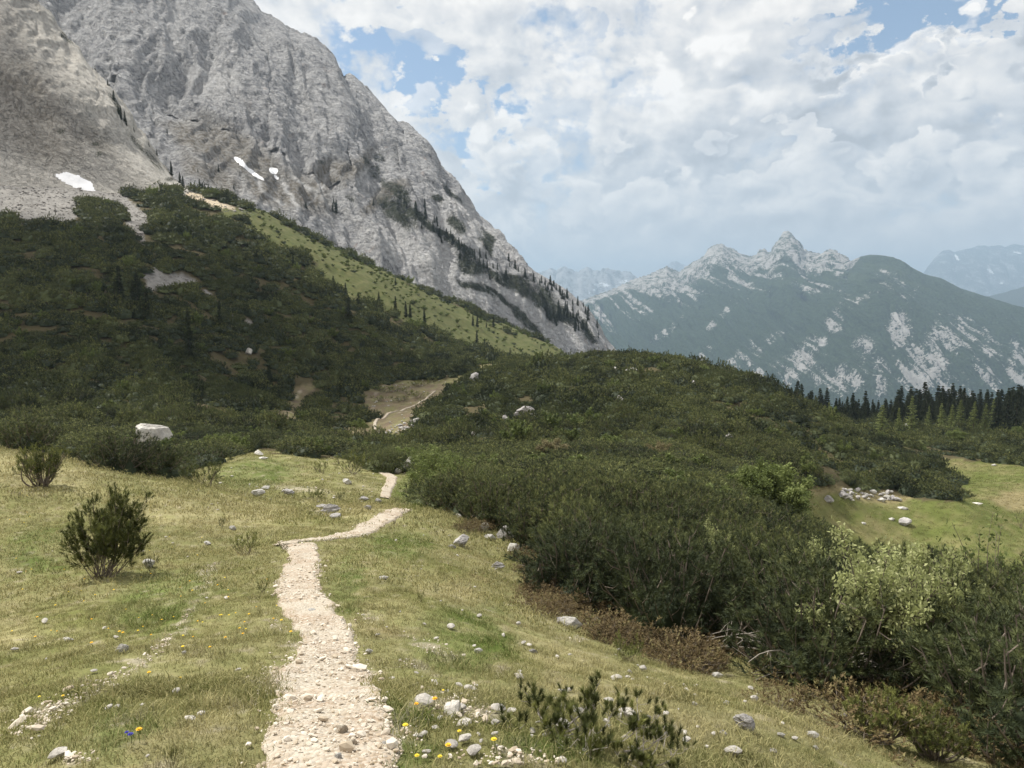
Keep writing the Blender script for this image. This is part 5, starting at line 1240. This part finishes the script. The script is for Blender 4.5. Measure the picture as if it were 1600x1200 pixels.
for px, py, hp, ws, k, lab in [(322,760,32,1.3,0,'low pine bush at the hollow between the scrub band and the green mound'),(386,866,30,1.0,0,'spreading low pine tuft left of where the trail bends'),(238,896,24,.7,1,'tiny leaning pine beside the white rock next to the solitary pine'),
    (492,782,16,1.6,0,'small dark pine tuft beside the layered grey rocks'),(411,926,20,1.0,1,'tiny pine seedling left of the upper trail'),(682,926,12,.8,1,'tiny dark pine seedling in the turf, the right one of two'),(657,941,15,.8,1,'tiny dark pine seedling in the turf, the left one of two'),
    (978,1032,36,.9,0,'clump of upright pine shoots beside the brown heath'),(550,740,28,1.2,0,'round dark pine bush standing alone before the scrub band'),(443,862,13,1.2,1,'small pine tuft at the left edge of the trail bend'),(347,826,16,.7,1,'tiny pine seedling above the low pine tuft'),
    (268,1199,34,.5,1,'single pine sprig at the bottom edge left of the trail'),(1247,1090,22,.6,1,'small green tuft left of the flat stone at lower right'),(1262,1096,18,.9,1,'small green tuft right of its twin at lower right'),
    (622,688,10,1.8,0,'small round bush on the lower floor of the basin'),(531,782,12,1.3,1,'small brownish tuft on the turf terrace'),(500,738,16,1.2,0,'low tuft at the upper right of the green mound'),(620,784,10,1.4,1,'tiny pine tuft where the trail drops out of sight')]:
    shrub(px, py, hp, (small, small2)[k], .5, lab, ws, px*.1)
for px, py, hp, ws, lab in [(1375,1160,80,1.1,'low sprawling mountain pine in front of the thicket at lower right'),(1455,1185,78,1.2,'second low mountain pine at the bottom right, against the thicket')]:
    shrub(px, py, hp, sec, .95, lab, ws, px)
for i, (px, py) in enumerate([(625,628),(592,627),(655,622),(676,598),(622,612),(565,600),(600,613),(640,617),(655,604)]):
    shrub(px, py, 8, (small, small2)[i % 2], .5, 'small dark bush dotted on the brown basin floor', 2.6, i, group='dark bushes on the basin floor')
def sprig(seed, n):
    """sparse young pine: a few bare forking twigs, each ending in dense brushes"""
    rng = np.random.default_rng(seed); fol = Acc(); br = Acc(); P0, D0 = [], []
    for i in range(n):
        a = i*2.4+rng.normal()*.4; R0 = rng.uniform(.15, .5); h = rng.uniform(.06, .20); e = np.array([math.cos(a)*R0, math.sin(a)*R0, h]); m_ = e*[.55, .55, .22]
        br.add(*tube([(0, 0, -.02), m_*.5, m_, (m_+e)/2+[0, 0, -.03], e], .007, .003, 5))
        for j in range(rng.integers(3, 6)):
            f = rng.uniform(.5, 1); q = m_*(1-f)+e*f; d = np.array([rng.normal()*.3, rng.normal()*.3, 1.]); d /= np.linalg.norm(d); q2 = q+d*rng.uniform(.03, .10)+rng.normal(size=3)*[.05, .05, 0]
            br.add(*tube([q, (q+q2)/2, q2], .003, .002, 4)); P0.append(q2); D0.append(d)
        P0.append(e); D0.append(np.array([0, 0, 1.]))
    P0 = np.array(P0); D0 = np.array(D0); k = len(P0)
    V, Fc, v = shoots_mesh(P0, D0, rng.uniform(.045, .085, k), np.full(k, .040), 110, .0040, rng, tilt=.8); fol.add(V, Fc, v)
    return fol.mesh('foliage', M_NEEDLE_FORE), br.mesh('branches', M_DEADWOOD)
for i, (px, py, s, n, lab) in enumerate([(868,1150,.95,9,'sparse pine sprig with tall brushes, leftmost of the bottom-centre group'),(915,1165,.85,10,'sparse pine sprig low in the middle of the bottom-centre group'),(1000,1138,.8,8,'sparse pine sprig at the upper right of the bottom-centre group'),
        (960,1175,.8,7,'sparse pine sprig on bare grey twigs below the white stone'),(1005,1199,.8,9,'dense pine sprig touching the bottom edge right of centre'),(880,1118,.7,5,'tallest thin pine sprig behind the bottom-centre group'),(1035,1180,.5,4,'small pine sprig at the right end of the bottom-centre group')]):
    p = hit(px, py); put('pine_sprig', sprig(950+i, n), lab, 'pine sprig', tuple(p), i*1.3, s*.66)
# broad-leaved shrubs
wil = leafy(1001, H=2.3, R_=.95, nstem=14, ntwig=46, nleaf=11, size=.042, mat=M_WILLOW, base=.4)
alb = leafy(1002, H=3.0, R_=2.0, nstem=14, ntwig=70, nleaf=22, size=.10, mat=M_ALDER, base=.25)
spa = leafy(1003, H=2.6, R_=1.6, nstem=16, ntwig=46, nleaf=8, size=.075, mat=M_ALDER, base=.35)
M_BEIGE = leaf_mat('dry_beige_leaves', (.16, .14, .07), (.24, .21, .11), (.32, .28, .15))
bei = leafy(1004, H=1.8, R_=1.4, nstem=12, ntwig=40, nleaf=10, size=.09, mat=M_BEIGE, base=.3)
def leafy_at(px, pytop, H, parts, H0, label, ws=1, ymin=0, name='leafy_shrub'):
    p = top_at(px, pytop, H, ymin); s = H/H0; print(name, px, p)
    return put(name, parts, label, 'shrub', (p[0], p[1], p[2]-.05), px*.1, (s*ws, s*ws, s))
leafy_at(1375, 902, 2.35, wil, 2.3, 'tall pale yellow-green willow shrub rising from the near thicket at right', .85, 8.8, 'willow_shrub')
leafy_at(1450, 908, 2.3, wil, 2.3, 'slimmer pale willow shrub just right of the tall one in the near thicket', .75, 9.2, 'willow_shrub')
leafy_at(1285, 852, 2.3, wil, 2.3, 'silvery-leaved shrub half hidden in the dark thicket above the willows', .8, 14, 'willow_shrub')
leafy_at(1120, 880, 2.2, wil, 2.3, 'faint silvery sprays of leaves in the middle of the dark thicket', .5, 16, 'willow_shrub')
leafy_at(1212, 732, 3.6, alb, 3.0, 'bright fresh-green broad-leaved bush in front of the right-hand meadow', 1.05, 40, 'alder_bush')
leafy_at(1180, 760, 3.0, alb, 3.0, 'second fresh-green bush on the left shoulder of the bright one', .9, 40, 'alder_bush')
leafy_at(690, 704, 2.7, spa, 2.6, 'airy light-green bush beside the trail bend at the tip of the thicket', 1.1, 38, 'alder_bush')
leafy_at(668, 702, 2.2, spa, 2.6, 'smaller yellowish-green bush behind the airy one', 1.1, 48, 'alder_bush')
leafy_at(1495, 672, 3.2, alb, 3.0, 'fresh-green bush among dark pines beyond the meadow', 1.2, 140, 'alder_bush')
leafy_at(1590, 668, 3.4, alb, 3.0, 'fresh-green bush at the far right edge beyond the meadow', 1.3, 140, 'alder_bush')
leafy_at(863, 685, 1.9, bei, 1.8, 'beige twiggy shrub in the middle of the knoll scrub', 1.1, 60, 'dry_shrub')
leafy_at(1030, 688, 1.7, bei, 1.8, 'small olive shrub on the knoll right of the beige one', .9, 60, 'dry_shrub')
sap = leafy(1010, H=2.0, R_=.9, nstem=9, ntwig=14, nleaf=3, size=.05, mat=M_ALDER, base=.3, stem_r=.012)
leafy_at(1560, 800, 3.1, sap, 2.0, 'thin nearly leafless sapling poking above the thicket at the right edge', .8, 14, 'sapling')
leafy_at(1598, 790, 3.0, sap, 2.0, 'bare sapling cut by the right edge above the thicket', .8, 15, 'sapling')
# bleached dead branches at the thicket foot
def dead(seed, n, L0):
    rng = np.random.default_rng(seed); A_ = Acc()
    for i in range(n):
        a = rng.uniform(-.6, .6)+(3.14 if rng.random() < .35 else 0); L1 = L0*rng.uniform(.5, 1); s = np.linspace(0, 1, 8)
        pts = np.stack([np.cos(a)*L1*s, np.sin(a)*L1*s*.4-.2*s, .1+L1*.45*np.sin(s*2.2)*rng.uniform(.3, 1)+rng.normal(size=8)*.015], 1); A_.add(*tube(pts, .014, .004, 5), .5)
        for k in range(4):
            q = pts[rng.integers(3, 7)]; e = q+rng.normal(size=3)*[.16, .1, .14]+[0, 0, .06]; A_.add(*tube([q, (q+e)/2+[0, 0, .02], e], .006, .002, 4), .5)
    return A_.mesh('dead_branch', M_DEADWOOD)
for i, (px, py, s, lab) in enumerate([(1225,1045,1.2,'tangle of bleached dead branches at the foot of the willow shrub'),(1290,1085,1.2,'bare grey branches reaching out below the willow shrub'),(1045,965,1.3,'bleached twigs in front of the dark hollow of the thicket'),(1130,1000,1.1,'grey dead branches along the thicket foot right of the hollow'),(960,955,1.0,'pale curved twigs at the lower left end of the thicket'),(1560,1120,1.1,'grey dead branches low at the right edge of the thicket'),(1350,1100,1.0,'twisted dry stems under the pines at lower right')]):
    p = hit(px, py); o = link('dead_branch', dead(1100+i, 9, s), None, tuple(p+[0, .25, 0]), 0); tag(o, lab, 'branch')
# ------------------------------------------------------------------ conifers
def spruce(seed, H=10, slim=.19, mat=None, whorls=26, br_n=8, clump=7, size=.055, base=.05, droop=.35, loose=1.0):
    rng = np.random.default_rng(seed); fol = Acc(); tk = Acc()
    s = np.linspace(0, 1, 7); tk.add(*tube(np.stack([.004*H*np.sin(s*5), .004*H*np.cos(s*4), s*H*.99-.02*H], 1), .014*H, .001*H, 6))
    Vs = []; vals = []
    for w_ in range(whorls):
        z = base+(1-base)*(w_+rng.uniform(-.3, .3))/whorls; z = min(max(z, base), .985)
        R0 = slim*H*((1-z)**.8)*min(1, .55+z*3)+.006*H
        for k in range(br_n):
            a = rng.uniform(0, 6.283); L_ = R0*rng.uniform(.6, 1.2); d = np.array([math.cos(a), math.sin(a), 0])
            f = (np.arange(clump)+rng.random(clump))/clump
            c = d[None]*(L_*f)[:, None]; c[:, 2] = z*H-droop*L_*f**1.3+.10*L_*f**3+rng.normal(size=clump)*.006*H
            sz = size*H*.55*(1.15-f*.5)*rng.uniform(.7, 1.3, clump)*(.5+.5*(1-z))
            dr = d[None]*.7+rng.normal(size=(clump, 3))*.45*loose; dr[:, 2] -= .25; dr /= np.linalg.norm(dr, axis=1, keepdims=True)
            sd = rnd_perp(dr, rng)
            for q in range(2):
                sd2 = sd if q == 0 else np.cross(dr, sd)
                Vs.append(np.stack([c-sd2*sz[:, None]*.6, c+sd2*sz[:, None]*.6, c+dr*sz[:, None]*1.5], 1).reshape(-1, 3)); vals.append(np.repeat(rng.random(), clump*3))
    V = np.concatenate(Vs); fol.add(V, np.arange(len(V)).reshape(-1, 3), np.concatenate(vals))
    return fol.mesh('crown', mat or M_SPRUCE), tk.mesh('trunk', M_BARK)
def join_tt(a, b):
    def g_(m):
        V = np.zeros(len(m.vertices)*3, np.float32); m.vertices.foreach_get('co', V); lv = np.zeros(len(m.loops), np.int32); m.loops.foreach_get('vertex_index', lv)
        s_ = np.zeros(len(m.vertices), np.float32); m.attributes['shoot'].data.foreach_get('value', s_); return V.reshape(-1, 3), lv, s_
    Va, la, sa = g_(a); Vb, lb, sb = g_(b); Fa = la.reshape(-1, 3); Fb = lb.reshape(-1, 4)+len(Va)
    me = mesh_np('spruce', np.concatenate([Va, Vb]), [Fa, Fb], a.materials[0], False, {'shoot': ('FLOAT', np.concatenate([sa, sb]))}); me.materials.append(b.materials[0])
    me.polygons.foreach_set('material_index', np.concatenate([np.zeros(len(Fa), np.int32), np.ones(len(Fb), np.int32)])); return me
SPR = [spruce(1200+i, 10, .17+.02*i) for i in range(4)]
SLIM = [spruce(1210+i, 10, .12+.015*i) for i in range(3)]
LAR = [spruce(1220+i, 10, .20, M_LARCH, 22, 7, 6, .055, .08, .15, 1.6) for i in range(3)]
def tree(p, h, kinds, i, label, group=None, name='spruce', cat='spruce', ws=1, rz=None):
    s = h/10
    return put(name, kinds[i % len(kinds)], label, cat, tuple(p), i*1.7 if rz is None else rz, (s*ws, s*ws, s), group, ('crown', 'trunk'))
rng = np.random.default_rng(31)
L_SL = [(181,488,48,'dark spruce at the left of the close group on the left slope'),(188,477,58,'tallest dark spruce of the close group on the left slope, standing behind'),(216,492,62,'broad dark spruce at the right of the close group on the left slope'),(231,497,42,'shorter spruce touching the right side of the close group'),(209,480,40,'narrow spruce in the middle of the close group on the left slope'),
 (264,487,20,'small spruce between the close group and the tall lone one'),(297,568,80,'tallest dark narrow spruce low on the left slope'),(344,516,44,'dark spruce beside the tan clearing on the left slope'),(155,552,34,'spruce below the close group, low on the left slope'),(108,452,20,'small lone spruce at the far left of the slope'),
 (422,622,50,'dark spruce just left of the small earth gap above the basin'),(458,420,20,'small lone spruce high on the slope at the edge of the bright strip'),(468,452,17,'small spruce in mid slope below the bright strip'),(545,502,38,'broad dark spruce, largest of the middle slope'),(560,488,28,'spruce just behind the broad one on the middle slope'),
 (521,450,18,'lone spruce above the broad one, near the bright strip'),(540,463,20,'spruce close above the broad one on the middle slope'),(592,473,16,'small spruce right of the broad one on the middle slope'),(618,494,29,'spruce left of a tight pair on the middle slope'),(634,496,24,'left spruce of the tight pair on the middle slope'),(641,497,22,'right spruce of the tight pair on the middle slope'),
 (663,507,25,'lone dark spruce right of the tight pair'),(679,513,10,'tiny spruce below the lone dark one'),(745,537,20,'spruce low on the slope near the knoll'),(757,543,14,'small spruce close to the one near the knoll'),(797,559,15,'small spruce at the foot of the bright slope by the knoll'),(432,470,14,'tiny spruce among the scrub in mid slope'),(345,392,10,'tiny spruce high among the upper scrub')]
for i, (px, py, hp, lab) in enumerate(L_SL):
    p = hit(px, py, 90); 
    if p is None: continue
    tree(p, hp*p[1]/F*1.08, SPR if 'broad' in lab else SLIM, i, lab, ws=1.35 if 'broad' in lab else 1.2)
for i, (px, py, hp) in enumerate([(618,446,11),(670,447,14),(680,456,15),(711,469,17),(730,476,16),(744,483,20),(757,486,16),(770,496,14),(778,500,12),(739,509,16),(746,511,18),(771,511,15),(760,512,9),(812,516,12),(822,520,14),(833,526,12),(850,529,15),(862,535,10),(785,503,10),(795,508,13),(700,464,10),(845,545,7),(650,446,8)]):
    p = hit(px, py, 250)
    if p is None: continue
    tree(p, hp*p[1]/F*1.1, SLIM, i, 'small dark spruce along the upper edge of the bright slope below the cliff', 'spruces along the foot of the cliff', ws=1.3)
# trees rooted on the crags
def on_grid(Gd, pxy, q, rows):
    px, py = pxy; d = (px[:rows]-q[0])**2+(py[:rows]-q[1])**2; i = np.unravel_index(np.argmin(d), d.shape); return Gd[i]
PB = project(GB2[..., 0], GB2[..., 1], GB2[..., 2]); PA = project(GA2[..., 0], GA2[..., 1], GA2[..., 2]); rB = GB2.shape[0]-12; rA = GA2.shape[0]-10
silB = lambda x: np.interp(x, [s[0] for s in SIL_B], [s[1] for s in SIL_B])
crag = []
for x in np.linspace(797, 938, 34): crag.append((x+rng.normal()*5, silB(x)+rng.uniform(2, 11), rng.uniform(5, 14)))
for x in np.linspace(636, 790, 40): crag.append((x+rng.normal()*6, 322+(x-636)*.76+rng.normal()*6, rng.uniform(7, 14)))
for k in range(34): u = rng.random(); crag.append((850+u*70+rng.normal()*6, 462+u*55+rng.normal()*14, rng.uniform(8, 14)))
crag += [(525,332,18),(521,330,11),(478,324,8),(522,318,8),(582,320,8),(860,500,14),(868,508,16)]
for i, (x, y, h) in enumerate(crag):
    if y < silB(x)+1: y = silB(x)+1
    p = on_grid(GB2, PB, (x, y), rB); tree(p-[0, 0, 1.0], (h*p[1]/F)*1.15+1, SLIM, i, 'small dark spruce clinging to the ledges of the great grey cliff', 'spruces on the cliff', ws=rng.uniform(1.2, 2.0))
for i, (x, y, h) in enumerate([(168,135,9),(172,146,12),(177,158,14),(185,178,14),(189,186,18),(196,190,14),(199,196,10),(208,205,6),(262,209,6),(272,272,18),(281,284,14),(285,291,14),(284,280,10),(312,299,18),(318,301,16),(325,303,10),(260,234,8),(341,268,9),(305,268,5),(365,295,6),(95,58,5),(150,108,5),(232,228,6)]):
    if x in (262, 341, 305, 365): p = on_grid(GB2, PB, (x, y), rB)
    else: p = on_grid(GA2, PA, (x, y), rA)
    tree(p-[0, 0, .4], h*p[1]/F*1.15+.4, SLIM, i, 'dark spruce growing along the edge of the pale rocky spur at upper left', 'spruces on the rocky spur', ws=1.35)
# the wood behind the meadow
k = 0; WOOD = []
for row, (Y0, n) in enumerate([(262, 84), (250, 78), (238, 68), (226, 46)]):
    for j in range(n):
        px = 1228+(j+rng.uniform(-.4, .4))*(430/n)
        if row >= 2 and px < 1290: continue
        if row == 3 and (px < 1400): continue
        Y = Y0+rng.uniform(-6, 6); X = (px-800)/F*Y; z = float(gz(X, Y))
        top = np.interp(px, [1228,1260,1300,1330,1370,1400,1430,1470,1520,1560,1600,1650], [606,611,620,626,632,626,612,614,616,616,608,606])+rng.normal()*9+row*3
        zt = at(px, top, Y)[2]; h = zt-z
        if h < 3: continue
        if row < 2: WOOD.append((X, Y, z-.3, h)); continue
        tree((X, Y, z-.3), h, SPR if row % 2 else SLIM, k, 'dark spruce standing in the wood behind the right-hand meadow', 'spruces of the wood behind the meadow', ws=rng.uniform(.95, 1.5)*(1 if h > 8 else 1.3)); k += 1
print('wood', k); WD = np.array(WOOD); sw = WD[:, 3]/10; n = len(WD)
scatter_gn('spruce_wood', WD[:, :3], rng.integers(0, 3, n), np.stack([0*sw, 0*sw, rng.uniform(0, 6.28, n)], 1), np.stack([sw*1.3, sw*1.3, sw], 1), [join_tt(*q_) for q_ in SPR[:3]], 'dense back rows of the dark spruce wood behind the right-hand meadow', 'wood')
for i, (px, top, Y, ws, lab) in enumerate([(1431,616,206,1.0,'bright fresh-green larch standing out before the dark wood'),(1411,635,204,.9,'small pale larch left of the bright larch before the wood'),(1385,630,202,1.5,'olive round-crowned larch in front of the left part of the wood'),(1478,628,204,1.0,'light green larch at the left of the group near the right edge'),(1495,630,200,1.0,'light green larch just right of the first in the group near the right edge'),(1508,622,206,1.1,'tall light green larch in the middle of the group near the right edge'),(1530,625,203,1.0,'light green larch at the right of the middle of that group'),(1548,628,202,1.0,'light green larch, last but one of the group near the right edge'),(1560,620,208,.8,'slender light green larch at the right end of the group'),(1458,632,207,.8,'short larch between the bright one and the group at right'),(1300,626,212,1.0,'olive larch at the left end of the wood')]):
    X = (px-800)/F*Y; z = float(gz(X, Y)); h = at(px, top, Y)[2]-z
    tree((X, Y, z-.2), h, LAR, i, lab, None, 'larch', 'larch', ws*1.1)
for i, (px, top, Y, lab) in enumerate([(1565,606,198,'tall dark spruce, left of the three at the right edge of the wood'),(1582,604,196,'tallest dark spruce, middle of the three at the right edge of the wood'),(1597,606,194,'dark spruce cut by the right edge of the view')]):
    X = (px-800)/F*Y; z = float(gz(X, Y)); h = at(px, top, Y)[2]-z
    tree((X, Y, z-.2), h, SPR, i, lab, None, ws=.95)

# ------------------------------------------------------------------ unseen cloud mesh added overhead, shaped to shade the left-hand slopes
def build_shade_cloud(zc=1650.0):
    def foot(Pw): t_ = (zc-Pw[..., 2])/SUN_DIR.z; return Pw[..., 0]+SUN_DIR.x*t_, Pw[..., 1]+SUN_DIR.y*t_
    smp = []; step = 3
    gp = np.stack([GX, GY, GZ], -1)[330::step, ::step]; mx_ = {k: v[330::step, ::step] for k, v in MASK.items()}; qx, qy = GPX[330::step, ::step], GPY[330::step, ::step]
    shade = (gp[..., 1] > 84) & (gp[..., 0]/gp[..., 1] < (560-800)/F+.12) & (qx < 640) & ~mx_['green'] & ~mx_['tan'] & ~mx_['basin'] & (qy < 640) & ~(mx_['scree'] & (qx < 250) & (qy < 350))
    shade &= (qy < 1e9)
    shade &= qy > np.interp(qx, [0, 300, 420, 520, 600, 700, 780], [0, 318, 372, 440, 470, 520, 560])
    lit = ~shade
    smp.append((gp, shade.astype(float), np.where(gp[..., 1] < 84, 3.0, 1.0)))
    qx, qy = PA; edge = np.interp(qx, [s_[0] for s_ in SIL_A], [s_[1] for s_ in SIL_A]); smp.append((GA2, ((qy-edge > 60) & (qy < 232)).astype(float), 1.0*(GA2[..., 0] > -900)))
    qx, qy = PB; smp.append((GB2, 0*qx, 1.0*np.ones(GB2.shape[:2])))
    cs = 16.0; x0, x1, y0, y1 = -3200, 200, 100, 2200; nx, ny = int((x1-x0)/cs), int((y1-y0)/cs); S1 = np.zeros((ny, nx)); S0 = np.zeros((ny, nx))
    for Pw, sh_, wt in smp:
        fx, fy = foot(Pw); i = ((fy-y0)/cs).astype(int).ravel(); j = ((fx-x0)/cs).astype(int).ravel(); ok = (i >= 0) & (j >= 0) & (i < ny) & (j < nx)
        np.add.at(S1, (i[ok], j[ok]), (sh_*wt).ravel()[ok]); np.add.at(S0, (i[ok], j[ok]), (wt*np.ones(sh_.shape)).ravel()[ok])
    S1 = blur_mask(S1, 5); S0 = blur_mask(S0, 5); f = S1/(S0+1e-6)
    yy, xx = np.meshgrid(y0+(np.arange(ny)+.5)*cs, x0+(np.arange(nx)+.5)*cs, indexing='ij')
    f = f+.10*fbm(xx*.01, yy*.01, 0, 4, 190); f = np.where(S0 < 1e-3, 0, f); f = blur_mask(f, 2)
    ins = f > .5; print('cloud cells', ins.sum(), 'of', ins.size)
    th = 20+60*np.clip((f-.5)*2, 0, 1)+12*fbm(xx*.02, yy*.02, 0, 4, 191)
    zt = zc+th; zb = zc-th*.35
    V = np.concatenate([np.stack([xx, yy, zt], -1).reshape(-1, 3), np.stack([xx, yy, zb], -1).reshape(-1, 3)]); N0 = nx*ny
    Fq = grid_faces(ny, nx); cell = ins.ravel()[Fq].all(1); top = Fq[cell]; bot = top[:, ::-1]+N0
    E = {}
    for q in top:
        for a, b in zip(q, np.roll(q, -1)): E[(a, b)] = 1
    side = [(b, a, a+N0, b+N0) for (a, b) in E if (b, a) not in E]
    Fa = np.concatenate([top, bot, np.array(side)]); used = np.unique(Fa); mp_ = np.zeros(len(V), int)-1; mp_[used] = np.arange(len(used))
    m, t, b = new_mat('shade_cloud', 1, 0); b.inputs['Base Color'].default_value = (.9, .9, .9, 1)
    o = link('cloud', mesh_np('cloud', V[used], mp_[Fa], m, True)); tag(o, kind='structure')  # unseen shading cloud, outline taken from the wanted shade
    print('cloud', V[used].min(0), V[used].max(0))
# ------------------------------------------------------------------ mountain air
def build_haze(density):
    lo = [1e9]*3; hi = [-1e9]*3
    for o in bpy.data.objects:
        if o.get('kind') == 'structure' and o.type == 'MESH':
            n = len(o.data.vertices); a = np.zeros(n*3, np.float32); o.data.vertices.foreach_get('co', a); a = a.reshape(-1, 3)
            for k in range(3): lo[k] = min(lo[k], float(a[:, k].min())); hi[k] = max(hi[k], float(a[:, k].max()))
    x0, x1, y0, y1, z0, z1 = lo[0]-200, hi[0]+200, min(lo[1], -40)-10, hi[1]+200, lo[2]-1, hi[2]+15
    print('haze box', x0, x1, y0, y1, z0, z1)
    V = [(x, y, z) for x in (x0, x1) for y in (y0, y1) for z in (z0, z1)]
    Fc = [(0, 1, 3, 2), (4, 6, 7, 5), (0, 4, 5, 1), (2, 3, 7, 6), (0, 2, 6, 4), (1, 5, 7, 3)]
    m = bpy.data.materials.new('mountain_air'); m.use_nodes = True; m.node_tree.nodes.clear(); t = NT(m.node_tree)
    v = t.n('ShaderNodeVolumePrincipled'); v.inputs['Color'].default_value = HAZE_COL; v.inputs['Density'].default_value = density; v.inputs['Anisotropy'].default_value = .2
    o_ = t.n('ShaderNodeOutputMaterial'); t.L.new(v.outputs[0], o_.inputs['Volume'])
    o = link('haze', mesh_np('haze', V, np.array(Fc), m, False)); tag(o, kind='stuff', label='pale blue summer haze between the slopes and the far ranges', cat='haze')
HAZE_COL = (.56, .77, 1.0, 1)
build_haze(9.5e-5)
build_shade_cloud()
